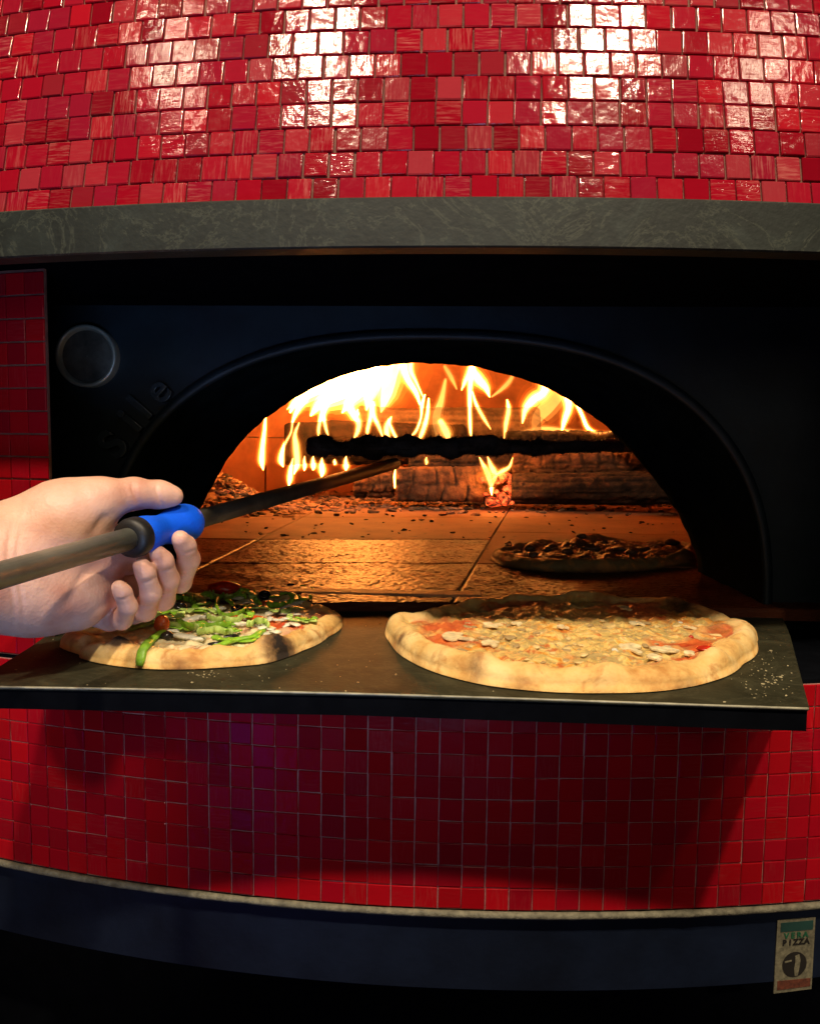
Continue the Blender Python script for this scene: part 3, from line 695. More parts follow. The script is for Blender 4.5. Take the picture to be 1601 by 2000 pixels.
# centre right
flame([(920, 862, 1), (918, 832, 4), (917, 790, 4), (918, 755, 5.5), (921, 722, 8), (922, 690, 5)], h, 2.27)
flame([(956, 775, 1), (948, 756, 8), (934, 740, 12), (924, 722, 8), (922, 700, 3)], h, 2.28)
flame([(901, 762, 1), (908, 745, 6), (916, 728, 8), (921, 705, 4)], md, 2.29)
flame([(958, 838, 1), (944, 816, 4.5), (930, 790, 4), (922, 765, 2.5)], md, 2.26)
flame([(985, 856, 2), (988, 828, 6), (993, 800, 6), (990, 780, 2)], md, 2.27)
flame([(960, 775, 2), (985, 755, 7), (1000, 735, 6), (1012, 700, 3)], dm, 2.4)
flame([(892, 760, 2), (880, 735, 7), (868, 715, 5)], dm, 2.4)
# right flames
flame([(1020, 826, 2), (1026, 800, 8), (1042, 780, 12), (1060, 768, 12), (1066, 748, 14), (1062, 715, 8)], h, 2.36)
flame([(1040, 840, 2), (1050, 815, 22), (1072, 790, 28), (1090, 765, 22), (1080, 730, 10)], dm, 2.40)
flame([(1096, 846, 1), (1102, 822, 6), (1110, 795, 9), (1106, 770, 12), (1088, 748, 8)], h, 2.34)
flame([(1196, 842, 1), (1168, 846, 3.5), (1148, 836, 4.5), (1136, 810, 4), (1124, 785, 5), (1110, 765, 5)], h, 2.28)
flame([(1000, 850, 6), (1060, 838, 9), (1130, 845, 7), (1200, 846, 2)], dm, 2.3)
# low flame between the logs
flame([(960, 968, 1), (958, 945, 6), (952, 925, 9), (942, 905, 4), (936, 893, 1)], h, 2.13)
flame([(960, 950, 2), (966, 928, 9), (958, 908, 6), (952, 892, 1)], h, 2.14)
flame([(962, 935, 2), (978, 922, 6), (994, 912, 4), (1001, 894, 1)], h, 2.14)
# ================================================================== OVEN BRUSH (pole, blue grip, black bristle head)
M['pole'] = simple('worn_steel_pole', (.32, .33, .29), .36, .55, var=.3, scale=20, bump=.15, bscale=80)
M['pole_dark'] = simple('sooty_steel_pole', (.06, .045, .025), .5, .4, var=.4, scale=30, bump=.3)
M['blue'] = simple('blue_rubber', (.004, .105, .88), .6, 0, var=.12, scale=30, bump=.15, bscale=300, spec=.2)
M['rubber'] = simple('black_rubber', (.008, .008, .008), .5, 0, bump=.1)
M['bristle'] = simple('black_bristle', (.024, .015, .010), .75, 0, var=.7, scale=60, bump=.6, spec=.25)
pA, pB = at_d(0, 1124, .50), at_d(775, 904, 1.30)
pdir = (pB-pA).normalized(); P0 = pA-pdir*.55
BR = thing('oven_brush', 'long steel pole with blue grip and long sooty black head in front of the fire', 'brush', pB)
def on_pole(d): return pA+(pB-pA)*((d-pA.y)/(pB.y-pA.y))
def ptube(ds, rs, seg=24): return tube([on_pole(x) for x in ds], rs, seg)
child(obj('pole', mesh('pole', *tube([P0, on_pole(.63)], [.0094, .0092], 24), True), M['pole']), BR)
child(obj('shaft', mesh('shaft', *tube([on_pole(.625), on_pole(1.29)], [.0088, .0096], 20), True), M['pole_dark']), BR)
gp = [(.640, .0130), (.643, .0152), (.650, .0158), (.660, .0144), (.670, .0132), (.682, .0148), (.692, .0172), (.702, .0180), (.711, .0170), (.717, .0138), (.719, .0092)]
g = spline(gp, 5); grip = child(obj('grip', mesh('grip', *ptube([q[0] for q in g], [q[1] for q in g], 32), True), M['blue']), BR)
rg = [(.628, .0100), (.629, .0155), (.633, .0168), (.640, .0168), (.643, .0145)]
child(obj('grip_ring', mesh('grip_ring', *ptube([q[0] for q in rg], [q[1] for q in rg], 32), True), M['rubber']), BR)
hl, hr = at_d(600, 873, 1.30), at_d(1218, 872, 1.36)
v, f = [], []; nL, nS = 230, 20; hd = (hr-hl).normalized()
for i in range(nL+1):
    t = i/nL; c = hl.lerp(hr, t); en = min(1, min(i, nL-i)/5)**.5
    for j in range(nS):
        a_ = 2*math.pi*j/nS; dr = Vector((0, math.cos(a_), math.sin(a_)))
        rr = (.0150+.0120*fbm(Vector((t*12, math.sin(a_)*.9, math.cos(a_)*.5)), 4)+.004*noise.noise(Vector((t*40, math.sin(a_)*2, 7))))*(.6+.4*en)*(1-.45*max(0, min(1, (t-.5)/.35)))
        v.append(c+dr*rr+Vector((0, 0, .004*noise.noise(Vector((t*5, 3, 3))))))
for i in range(nL):
    for j in range(nS): f.append((i*nS+j, i*nS+(j+1) % nS, (i+1)*nS+(j+1) % nS, (i+1)*nS+j))
f += [tuple(range(nS))[::-1], tuple(nL*nS+j for j in range(nS))]
head = child(obj('brush_head', mesh('brush_head', v, f, True), M['bristle']), BR)
parts = []; rnd = random.Random(3)
for k_ in range(6500):
    q = rnd.randrange(len(v)); c = Vector(v[q]); dr = (c-hl.lerp(hr, (q//nS)/nL)).normalized()+hd*rnd.gauss(0, .5); w = rnd.uniform(.0006, .0013)
    s2 = dr.cross(hd).normalized()*w; e = c+dr.normalized()*abs(rnd.gauss(.0032, .0022)); c = c-dr*.002
    parts.append(([c-s2, c+s2, c+hd*w*1.6, e], [(0, 1, 3), (1, 2, 3), (2, 0, 3), (0, 2, 1)]))
bo = child(obj('bristles', mesh('bristles', *join(parts)), M['bristle']), BR); bo['kind'] = 'stuff'
# ================================================================== THE HAND
m, nt, lk, b = mat('skin')
tc = N(nt, 'ShaderNodeTexCoord'); n1 = N(nt, 'ShaderNodeTexNoise', Scale=28.0, Detail=5.0); lk.new(tc.outputs['Object'], n1.inputs['Vector'])
r1 = ramp(nt, [(.3, (.60, .28, .195)), (.5, (.72, .41, .30)), (.72, (.79, .49, .37))]); lk.new(n1.outputs['Fac'], r1.inputs[0]); lk.new(r1.outputs[0], b.inputs['Base Color'])
b.inputs['Roughness'].default_value = .48; b.inputs['Subsurface Weight'].default_value = .12; b.inputs['Subsurface Radius'].default_value = (.006, .002, .001)
n2 = N(nt, 'ShaderNodeTexVoronoi', Scale=420.0); lk.new(tc.outputs['Object'], n2.inputs['Vector'])
n3 = N(nt, 'ShaderNodeTexNoise', Scale=90.0, Detail=4.0); lk.new(tc.outputs['Object'], n3.inputs['Vector'])
ad = N(nt, 'ShaderNodeMath', operation='MULTIPLY_ADD'); ad.inputs[1].default_value = .25; lk.new(n2.outputs['Distance'], ad.inputs[0]); lk.new(n3.outputs['Fac'], ad.inputs[2])
bp = N(nt, 'ShaderNodeBump', Strength=.32, Distance=.0020); lk.new(ad.outputs[0], bp.inputs['Height']); lk.new(bp.outputs[0], b.inputs['Normal'])
M['skin'] = m
class SDF:
    """smooth union of tapered capsules sampled on a grid and polygonised (one continuous skin)"""
    def __init__(s): s.caps = []
    def chain(s, pts, k=.010):
        for (a, ra), (b_, rb) in zip(pts[:-1], pts[1:]): s.caps.append((np.array(a), np.array(b_), ra, rb, k))
    def eval(s, P):
        d = None
        for a, b_, ra, rb, k in s.caps:
            ab = b_-a; t = np.clip(((P-a)@ab)/max(ab@ab, 1e-12), 0, 1); q = np.linalg.norm(P-(a+t[:, None]*ab), axis=1)-(ra+(rb-ra)*t)
            if d is None: d = q
            else:
                hh = np.clip(.5+.5*(d-q)/k, 0, 1); d = d+(q-d)*hh-k*hh*(1-hh)
        return d
def polygonise(sdf, lo, hi, step):
    """naive surface nets"""
    lo = np.array(lo); n = np.ceil((np.array(hi)-lo)/step).astype(int)+1
    ax = [lo[i]+step*np.arange(n[i]) for i in range(3)]
    ev = lambda Q: np.concatenate([sdf.eval(c) for c in np.array_split(Q, max(1, len(Q)//200000))])
    K = 5; cx_ = [ax[i][::K] for i in range(3)]; nc = tuple(len(c) for c in cx_)
    cv = ev(np.stack(np.meshgrid(*cx_, indexing='ij'), -1).reshape(-1, 3)).reshape(nc)
    val = cv
    for i in range(3): val = np.repeat(val, K, axis=i)
    val = val[:n[0], :n[1], :n[2]].copy(); near = np.argwhere(np.abs(val) < step*K*1.9)
    val[tuple(near.T)] = ev(lo+step*near)
    ins = val < 0
    cnt = np.zeros(n-1, int); pos = np.zeros(tuple(n-1)+(3,))
    crossn = np.zeros(n-1, int)
    sl = lambda o: tuple(slice(o[i], n[i]-1+o[i]) for i in range(3))
    C = [(i, j, k) for i in (0, 1) for j in (0, 1) for k in (0, 1)]
    for a in C:
        for axx in range(3):
            if a[axx] == 0:
                b_ = list(a); b_[axx] = 1; va, vb = val[sl(a)], val[sl(tuple(b_))]; cr = (va < 0) != (vb < 0)
                t = np.where(cr, va/np.where(cr, va-vb, 1), 0)
                for q in range(3): pos[..., q] += np.where(cr, a[q]+(t if q == axx else 0), 0)
                crossn += cr
    act = crossn > 0; idx = -np.ones(n-1, int); idx[act] = np.arange(act.sum())
    ii = np.argwhere(act); verts = lo+step*(ii+pos[act]/crossn[act][:, None]); faces = []
    for axx in range(3):
        o = [0, 0, 0]; o[axx] = 1; a = ins[tuple(slice(0, n[i]-o[i]) for i in range(3))]; b_ = ins[tuple(slice(o[i], n[i]) for i in range(3))]
        e = np.argwhere(a != b_); u_, w_ = (axx+1) % 3, (axx+2) % 3
        e = e[(e[:, u_] > 0) & (e[:, w_] > 0) & (e[:, u_] < n[u_]-1) & (e[:, w_] < n[w_]-1)]; q = []
        for du, dw in ((0, 0), (-1, 0), (-1, -1), (0, -1)):
            c = e.copy(); c[:, u_] += du; c[:, w_] += dw; q.append(idx[tuple(c.T)])
        faces += np.stack(q, 1).tolist()
    return verts, faces
hs = SDF()
def hp(px, py, d, rpx):
    d = d if d < .6 else .60+(d-.60)*.55; return (tuple(D(px, py, d)), rpx*d/F)
# forearm, wrist and palm (left hand, palm to the viewer)
hs.chain([hp(-420, 1260, .50, 112), hp(-200, 1175, .555, 112), hp(-40, 1112, .60, 104)], .02)
hs.chain([hp(-40, 1112, .60, 104), hp(70, 1078, .655, 92), hp(170, 1070, .70, 70)], .02)
hs.chain([hp(-20, 1140, .60, 92), hp(70, 1160, .635, 78), hp(150, 1172, .66, 62)], .018)
hs.chain([hp(60, 1060, .645, 92), hp(130, 1012, .66, 74), hp(182, 984, .672, 50)], .016)
hs.chain([hp(170, 1070, .71, 62), hp(250, 1085, .765, 40)], .014)
hs.chain([hp(150, 1150, .68, 58), hp(215, 1165, .72, 38)], .012)
# thumb along the grip
hs.chain([hp(150, 992, .665, 52), hp(205, 974, .685, 38), hp(262, 964, .715, 29.5), hp(312, 966, .742, 25.5), hp(338, 969, .752, 20)], .008)
# fingers wrap behind and under the grip, tips toward the viewer
kf = .0035
hs.chain([hp(250, 1070, .80, 30), hp(340, 1130, .85, 24), hp(352, 1136, .80, 22.5)], kf)
hs.chain([hp(352, 1136, .80, 22.5), hp(369, 1092, .765, 21.5), hp(362, 1066, .74, 20.5), hp(352, 1053, .725, 18)], kf)
hs.chain([hp(225, 1120, .79, 30), hp(300, 1166, .81, 25), hp(318, 1170, .76, 23.5), hp(329, 1132, .725, 21.5), hp(318, 1096, .70, 20.5), hp(309, 1083, .692, 18)], kf)
hs.chain([hp(200, 1160, .76, 30), hp(262, 1194, .77, 25), hp(283, 1192, .725, 22.5), hp(295, 1158, .69, 20.5), hp(284, 1118, .672, 19.5), hp(276, 1105, .666, 17)], kf)
hs.chain([hp(165, 1190, .72, 30), hp(215, 1210, .725, 23), hp(238, 1210, .69, 20.5), hp(250, 1185, .665, 18.5), hp(240, 1158, .655, 17.5), hp(232, 1147, .652, 15)], kf)
allp = np.array([c[0] for c in hs.caps]+[c[1] for c in hs.caps]); lo = allp.min(0)-.055; hi = allp.max(0)+.055
lo[0] = max(lo[0], -.52)
hv, hf = polygonise(hs, lo, hi, .0017)
me = mesh('person', hv, hf, True)
bm = bmesh.new(); bm.from_mesh(me)
for _ in range(2): bmesh.ops.smooth_vert(bm, verts=bm.verts, factor=.5, use_axis_x=True, use_axis_y=True, use_axis_z=True)
me = from_bm('person', bm, True)
# creases at the joints, palm lines and thumb folds
cre = []
for (pa_, pb_, d_, w_, dp) in (((348, 1080), (388, 1076), .69, .0013, .0012), ((306, 1116), (346, 1110), .665, .0013, .0012), ((272, 1138), (310, 1130), .65, .0013, .0012), ((232, 1172), (262, 1164), .636, .0012, .0011), ((348, 1122), (384, 1128), .70, .0013, .0010), ((304, 1158), (342, 1162), .67, .0013, .0010), ((270, 1182), (308, 1186), .66, .0013, .0010), ((258, 935), (270, 995), .665, .0016, .0012), ((306, 940), (314, 992), .678, .0014, .0011), ((262, 936), (276, 995), .666, .0012, .0008),
        ((214, 1006), (180, 1040), .63, .0036, .0022), ((190, 1105), (120, 1180), .625, .0040, .0016), ((34, 1000), (14, 1230), .59, .0024, .0011), ((50, 1010), (33, 1230), .592, .0018, .0007)):
    A_, B_ = D(*pa_, d_), D(*pb_, d_); cre.append((A_, B_, w_, dp))
nv_ = len(me.vertices); co = np.empty(nv_*3); me.vertices.foreach_get('co', co); co = co.reshape(-1, 3); no = np.empty(nv_*3); me.vertices.foreach_get('normal', no); no = no.reshape(-1, 3)
rel = co-np.array(CAM); dd = rel@np.array(fwd); px_ = np.stack([W/2+F*(rel@np.array(right))/dd, H/2-F*(rel@np.array(upv))/dd], 1)
fr = -(no*rel).sum(1)/np.linalg.norm(rel, axis=1); off_ = np.zeros(nv_)
for A_, B_, wd_, dp in cre:
    a2, b2 = np.array(to_px(A_)[:2]), np.array(to_px(B_)[:2]); ab = b2-a2; t = np.clip(((px_-a2)@ab)/(ab@ab), -.1, 1.1)
    q = a2+t[:, None]*ab+np.array([-ab[1], ab[0]])*.05*np.sin(t*5)[:, None]; ds = np.linalg.norm(px_-q, axis=1)*dd/F
    off_ = np.maximum(off_, dp*np.exp(-(ds/wd_)**2)*np.clip(fr*2, 0, 1)*(1-np.clip(np.abs(t-.5)*2, 0, 1)**3*.7))
co = co-no*off_[:, None]; me.vertices.foreach_set('co', co.ravel()); me.update()
hand = obj('person', me, M['skin']); tag(hand, 'bare left hand and wrist gripping the blue handle of the long pole', 'person')
# ================================================================== PIZZAS
def dough_mat(name, cheese, seed, clump=(.42, .31, .13), cm=1.0):
    m, nt, lk, b = mat(name)
    tc = N(nt, 'ShaderNodeTexCoord'); mpn = N(nt, 'ShaderNodeMapping'); mpn.inputs['Location'].default_value = (seed, seed*2, 0); lk.new(tc.outputs['Object'], mpn.inputs[0]); vec = mpn.outputs[0]
    def nz(sc, det=5.0, dist=0.0):
        n = N(nt, 'ShaderNodeTexNoise', Scale=sc, Detail=det, Roughness=.62, Distortion=dist); lk.new(vec, n.inputs['Vector']); return n.outputs['Fac']
    def mixc(fac, a, b_):
        n = N(nt, 'ShaderNodeMix', data_type='RGBA'); lk.new(fac, n.inputs[0])
        for s_, i in ((a, 6), (b_, 7)):
            if isinstance(s_, tuple): n.inputs[i].default_value = (*s_, 1)
            else: lk.new(s_, n.inputs[i])
        return n.outputs[2]
    def rp(fac, st): n = ramp(nt, st); lk.new(fac, n.inputs[0]); return n.outputs[0]
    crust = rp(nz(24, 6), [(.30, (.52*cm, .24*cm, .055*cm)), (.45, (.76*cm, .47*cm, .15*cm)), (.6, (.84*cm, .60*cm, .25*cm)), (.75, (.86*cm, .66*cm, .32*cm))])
    crust = mixc(rp(nz(38, 4, .8), [(.53, (0, 0, 0)), (.68, (.8, .8, .8))]), crust, (.46, .19, .04))
    ch = rp(nz(34, 7, 1.2), cheese)
    ch = mixc(rp(nz(46, 6, 1.5), [(.50, (0, 0, 0)), (.58, (.85, .85, .85))]), ch, clump)
    ch = mixc(rp(nz(58, 5, .6), [(.57, (0, 0, 0)), (.66, (.8, .8, .8))]), ch, (.50, .10, .02))
    ar = N(nt, 'ShaderNodeAttribute', attribute_name='rim'); ac = N(nt, 'ShaderNodeAttribute', attribute_name='scorch'); au = N(nt, 'ShaderNodeAttribute', attribute_name='sauce')
    col = mixc(ar.outputs['Fac'], ch, crust); col = mixc(au.outputs['Fac'], col, rp(nz(70, 4), [(.3, (.45, .035, .012)), (.7, (.70, .16, .035))]))
    sc = N(nt, 'ShaderNodeMath', operation='MULTIPLY'); lk.new(ac.outputs['Fac'], sc.inputs[0]); lk.new(rp(nz(120, 5), [(.25, (.55, .55, .55)), (.6, (1, 1, 1))]), sc.inputs[1])
    col = mixc(rp(sc.outputs[0], [(.15, (0, 0, 0)), (.55, (.8, .8, .8)), (1, (1, 1, 1))]), col, rp(sc.outputs[0], [(.2, (.36, .15, .04)), (.6, (.12, .05, .02)), (.95, (.02, .012, .008))]))
    lk.new(col, b.inputs['Base Color'])
    rr = N(nt, 'ShaderNodeMapRange'); rr.inputs[3].default_value = .38; rr.inputs[4].default_value = .72; lk.new(ar.outputs['Fac'], rr.inputs[0]); lk.new(rr.outputs[0], b.inputs['Roughness'])
    bp = N(nt, 'ShaderNodeBump', Strength=.45, Distance=.003); lk.new(nz(150, 6), bp.inputs['Height']); lk.new(bp.outputs[0], b.inputs['Normal'])
    b.inputs['Subsurface Weight'].default_value = .06; b.inputs['Subsurface Radius'].default_value = (.004, .002, .001)
    return m
CH_R = [(.30, (.48, .14, .02)), (.41, (.74, .36, .06)), (.48, (.82, .58, .20)), (.54, (.50, .36, .12)), (.60, (.80, .52, .15)), (.66, (.82, .64, .30)), (.75, (.66, .22, .03))]
CH_L = [(.28, (.66, .42, .16)), (.5, (.80, .70, .42)), (.72, (.84, .76, .50)), (.9, (.70, .30, .08))]
M['dough_r'] = dough_mat('baked_dough_cheese', CH_R, 2.0); M['dough_l'] = dough_mat('baked_dough_white_cheese', CH_L, 5.0, (.66, .60, .40))
class Pizza:
    def __init__(s, label, outline, z0, material, rim_h, base_h, rim_w, bumps, sauces, seed, center=None, wob=1.0, group='pizzas'):
        s.z0 = z0; P = [Vector(p) for p in outline]; c = sum(P, Vector())/len(P); c.z = z0; s.c = c
        an = sorted([(math.atan2(p.y-c.y, p.x-c.x), math.hypot(p.x-c.x, p.y-c.y)) for p in P])
        A_ = np.array([a for a, r in an]); R_ = np.array([r for a, r in an]); A_ = np.concatenate([A_-2*np.pi, A_, A_+2*np.pi]); R_ = np.tile(R_, 3)
        # smooth the outline a little
        th = np.linspace(-np.pi, np.pi, 361)[:-1]; rr = np.interp(th, A_, R_)
        for _ in range(4): rr = .25*np.roll(rr, 1)+.5*rr+.25*np.roll(rr, -1)
        s.th, s.rr = th, rr; s.rim_h, s.base_h, s.rim_w, s.seed, s.bumps = rim_h, base_h, rim_w, seed, bumps
        s.root = thing('pizza', label, 'pizza', c, group)
        na, nr = 300, 84; v, f = [], []; rim, sc, sa = [], [], []
        for j in range(nr+1):
            t = (j/nr)**.8
            for i in range(na):
                a = -math.pi+2*math.pi*i/na; x, y, z, w = s.surf(a, t); v.append((x-c.x, y-c.y, z-z0))
                rim.append(w); q = 0; u_ = 0
                for bx, by, br, bh, bs in bumps: q = max(q, bs*math.exp(-((x-bx)**2+(y-by)**2)/(br*br)*1.2))
                und = max(0, (t-.955)/.045); q = max(q, und*.55*(0.6+noise.noise(Vector((x*30, y*30, seed)))))
                for bx, by, br, k_ in sauces: u_ = max(u_, k_*max(0, min(1, 1.6*math.exp(-((x-bx)**2+(y-by)**2)/(br*br))+.9*noise.noise(Vector((x*60, y*60, seed+2))) - .25)))*max(0, min(1, (1-w)*2.2))
                sc.append(q); sa.append(u_)
        n_ = len(v); v += [(x, y, .0005) for x, y, z in v[nr*na:(nr+1)*na]]; rim += [1]*na; sc += [.8]*na; sa += [0]*na
        v.append((0, 0, .0005)); rim.append(1); sc.append(.5); sa.append(0)
        for j in range(nr+1):
            for i in range(na): f.append((j*na+i, (j+1)*na+i, (j+1)*na+(i+1) % na, j*na+(i+1) % na))
        for i in range(na): f.append((n_+i, len(v)-1, n_+(i+1) % na))
        me = mesh('dough', v, f, True)
        for nm, dt in (('rim', rim), ('scorch', sc), ('sauce', sa)): me.attributes.new(nm, 'FLOAT', 'POINT').data.foreach_set('value', dt)
        obj('dough', me, material, s.root)
    def surf(s, a, t):
        R_ = np.interp(a, s.th, s.rr, period=2*np.pi); wv = s.rim_w*(1+.35*noise.noise(Vector((math.cos(a)*2, math.sin(a)*2, s.seed))))
        x = s.c.x+R_*t*math.cos(a); y = s.c.y+R_*t*math.sin(a)
        dist = R_*(1-t)                       # distance from the edge
        hr_ = s.rim_h*(1+.34*noise.noise(Vector((math.cos(a)*3.2+5, math.sin(a)*3.2, s.seed)))+.20*noise.noise(Vector((math.cos(a)*9, math.sin(a)*9, s.seed))))
        e = dist/(wv*.5)
        if e < 1: z = hr_*math.sqrt(max(0, 1-(1-e)**2))
        else:
            k_ = min(1, (e-1)/1.1); k_ = k_*k_*(3-2*k_); z = hr_*(1-k_)+s.base_h*k_
        rimw = max(0, min(1, 1-(e-1.35)/.75+.5*noise.noise(Vector((x*40, y*40, s.seed+9)))))
        z += .0042*fbm(Vector((x*75, y*75, s.seed)), 5)*min(1, e)*(1-.6*rimw)+.0012*fbm(Vector((x*25, y*25, s.seed+3)), 3)*min(1, e)
        for bx, by, br, bh, bs in s.bumps: z += bh*math.exp(-((x-bx)**2+(y-by)**2)/(br*br))*min(1, e*1.5)
        return x, y, s.z0+max(z, .0004), rimw
    def top(s, x, y):
        a = math.atan2(y-s.c.y, x-s.c.x); R_ = np.interp(a, s.th, s.rr, period=2*np.pi); return s.surf(a, min(1, math.hypot(x-s.c.x, y-s.c.y)/R_))[2]
    def at(s, px, py, lift=0):                # point on top of the pizza seen at that pixel
        z = s.z0+s.base_h
        for _ in range(6):
            p = at_z(px, py, z); z = .5*z+.5*s.top(p.x, p.y)
        p.z = s.top(p.x, p.y)+lift; return p
    def add(s, name, v, f, material, smooth=True):
        o = obj(name, mesh(name, [Vector(p)-s.c for p in v], f, smooth), material, s.root); return o
zp = ZS+.0006
def outl(front, back, zb): return [at_z(x, y, zp) for x, y in front]+[at_z(x, y, zp+zb) for x, y in back]
# right pizza
of = outl([(752, 1232), (765, 1262), (800, 1292), (860, 1318), (950, 1340), (1060, 1352), (1180, 1355), (1300, 1350), (1390, 1332), (1450, 1298), (1483, 1250)], [(1478, 1212), (1440, 1188), (1370, 1170), (1280, 1158), (1180, 1152), (1060, 1150), (950, 1158), (860, 1172), (795, 1192), (762, 1212)], .022)
g_ = lambda px, py: at_z(px, py, zp+.018)
b0 = [(815, 1280, .008, .001, .9), (870, 1302, .006, .001, .7), (783, 1236, .007, .0, .7), (1290, 1315, .005, 0, .5), (1050, 1338, .014, 0, .4), (900, 1326, .012, 0, .4), (1330, 1178, .024, .002, 1.0), (930, 1290, .013, .004, .5), (1120, 1330, .03, 0, .25), (1400, 1222, .02, .002, .35), (990, 1160, .03, .0, .35), (1250, 1160, .035, 0, .3), (1180, 1162, .03, .001, .45)]
bumps = [(g_(x, y).x, g_(x, y).y, r, bh, bs) for x, y, r, bh, bs in b0]
sau = [(g_(x, y).x, g_(x, y).y, r, k_) for x, y, r, k_ in ((1390, 1255, .040, 1), (1375, 1285, .03, 1), (1420, 1225, .035, .8), (850, 1240, .035, .9), (870, 1212, .035, .9), (1110, 1305, .02, .9), (1010, 1172, .045, .8), (1240, 1178, .045, .8), (910, 1285, .03, .8), (1180, 1300, .02, .6))]
PR = Pizza('large oval pizza with thick pale crust, cheese and mushrooms on the right of the shelf', of, zp, M['dough_r'], .0180, .0115, .030, bumps, sau, 3.3)
# left pizza
of = outl([(112, 1262), (150, 1284), (220, 1301), (330, 1309), (430, 1305), (520, 1297), (590, 1272), (640, 1245), (668, 1212)], [(655, 1184), (610, 1164), (540, 1152), (450, 1146), (360, 1156), (290, 1180), (220, 1215), (160, 1246)], .016)
g_ = lambda px, py: at_z(px, py, zp+.012)
b0 = [(240, 1262, .0135, .006, 1.3), (556, 1262, .021, .010, 1.35), (552, 1288, .020, .0, 1.4), (206, 1251, .004, .0, .5), (270, 1255, .004, 0, .5), (425, 1248, .010, .0, .0), (160, 1282, .012, 0, .55), (500, 1292, .02, 0, .5), (610, 1165, .014, .003, .9), (612, 1248, .005, 0, .6), (390, 1302, .02, 0, .45), (300, 1300, .02, 0, .5)]
bumps = [(g_(x, y).x, g_(x, y).y, r, bh, bs) for x, y, r, bh, bs in b0]
sau = [(g_(x, y).x, g_(x, y).y, r, k_) for x, y, r, k_ in ((540, 1215, .028, 1), (590, 1222, .022, 1), (560, 1200, .02, .8), (620, 1200, .02, .8), (480, 1212, .014, .8))]
PL = Pizza('smaller charred pizza piled with green pepper strips and olives left on the shelf', of, zp, M['dough_l'], .0140, .0090, .026, bumps, sau, 8.1)
# third pizza, still baking inside
g3 = [at_z(x, y, ZF+.0005) for x, y in ((958, 1090), (985, 1106), (1040, 1116), (1120, 1120), (1220, 1118), (1300, 1108), (1362, 1088))]+[at_z(x, y, ZF+.016) for x, y in ((1366, 1066), (1320, 1056), (1250, 1050), (1150, 1047), (1060, 1052), (990, 1066))]
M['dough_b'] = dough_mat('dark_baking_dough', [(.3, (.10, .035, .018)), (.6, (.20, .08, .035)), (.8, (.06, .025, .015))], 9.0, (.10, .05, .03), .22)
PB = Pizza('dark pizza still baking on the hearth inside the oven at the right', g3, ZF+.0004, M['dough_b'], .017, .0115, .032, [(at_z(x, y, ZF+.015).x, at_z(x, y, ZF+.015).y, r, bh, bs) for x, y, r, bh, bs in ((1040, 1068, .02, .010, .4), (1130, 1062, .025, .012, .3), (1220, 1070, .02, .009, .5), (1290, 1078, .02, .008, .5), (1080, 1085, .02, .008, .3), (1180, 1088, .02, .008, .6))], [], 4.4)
# ---- toppings
def veg(name, color, rough=.35, var=.3, scale=120, sss=.1, bump=.3):
    m = simple(name, color, rough, 0, var=var, scale=scale, bump=bump, bscale=260); b = m.node_tree.nodes['Principled BSDF']; b.inputs['Subsurface Weight'].default_value = sss; b.inputs['Subsurface Radius'].default_value = (.003, .003, .001); return m
M['pepper'] = veg('green_pepper', (.26, .52, .035)); M['pepper2'] = veg('pale_green_pepper', (.48, .66, .17))
M['olive'] = veg('black_olive', (.012, .009, .010), .22); M['tomato'] = veg('red_tomato', (.50, .028, .012), .22); M['cherry'] = veg('orange_red_tomato', (.62, .10, .02), .25)
M['onion'] = veg('white_onion', (.78, .76, .62), .3); M['mush'] = veg('pale_mushroom', (.74, .62, .36), .5); M['sausage'] = veg('grey_brown_crumble', (.40, .28, .125), .6, .5, 150); M['cheese_bit'] = veg('soft_cheese', (.76, .58, .26), .4)
M['dark_topping'] = veg('dark_baked_topping', (.10, .05, .028), .5)
rnd = random.Random(11)
def strip(PZ, pts, w, hgt, material, name, lift=.002):
    pts = [(x, y+1.2*math.sin(x*.35)) for x, y in pts]
    """bent strip of pepper lying on the pizza: rectangular section, follows pixel points"""
    q = spline(pts, 5); P = [PZ.at(x, y, lift+hgt*.5+.0010*math.sin(i*.4+pts[0][0])) for i, (x, y) in enumerate(q)]
    n = len(P); R_ = [w*(.75 if i in (0, n-1) else 1.0)*(1+.06*math.sin(i*.6+w*9e3)) for i in range(n)]
    v, f = tube(P, R_, 8, True, (1.0, hgt/w)); PZ.add(name, v, f, material)
def pts_arc(cx, cy, rx, ry, a0, a1, n=6): return [(cx+rx*.92*math.cos(math.radians(a0+(a1-a0)*i/n)), cy-ry*1.35*math.sin(math.radians(a0+(a1-a0)*i/n))) for i in range(n+1)]
ST = [(320, 1212, 40, 10, 150, 20), (345, 1195, 48, 12, 170, 30), (360, 1186, 38, 13, -20, 200), (400, 1180, 30, 9, 190, -30), (350, 1218, 55, 10, 190, 350), (400, 1226, 60, 9, 180, 340), (415, 1238, 55, 9, 170, 20), (455, 1190, 36, 17, 40, 330), (470, 1180, 28, 12, 0, 180), (545, 1172, 30, 12, 170, 20), (560, 1182, 38, 11, 150, 10), (595, 1170, 20, 9, 120, -60), (465, 1240, 55, 12, 200, 330), (420, 1250, 40, 7, 20, 160), (330, 1205, 30, 8, 200, 340), (520, 1165, 26, 8, 20, 170), (380, 1205, 50, 8, 10, 165), (440, 1215, 40, 7, 190, 340), (380, 1170, 24, 7, 160, 10), (350, 1240, 42, 6, 170, 10)]
for i, (cx, cy, rx, ry, a0, a1) in enumerate(ST): strip(PL, pts_arc(cx, cy, rx, ry, a0, a1), *((.0013, .0034) if i % 2 else (.0050, .0011)), M['pepper'] if rnd.random() < .6 else M['pepper2'], 'pepper_strip', .0015+.002*(i % 3))
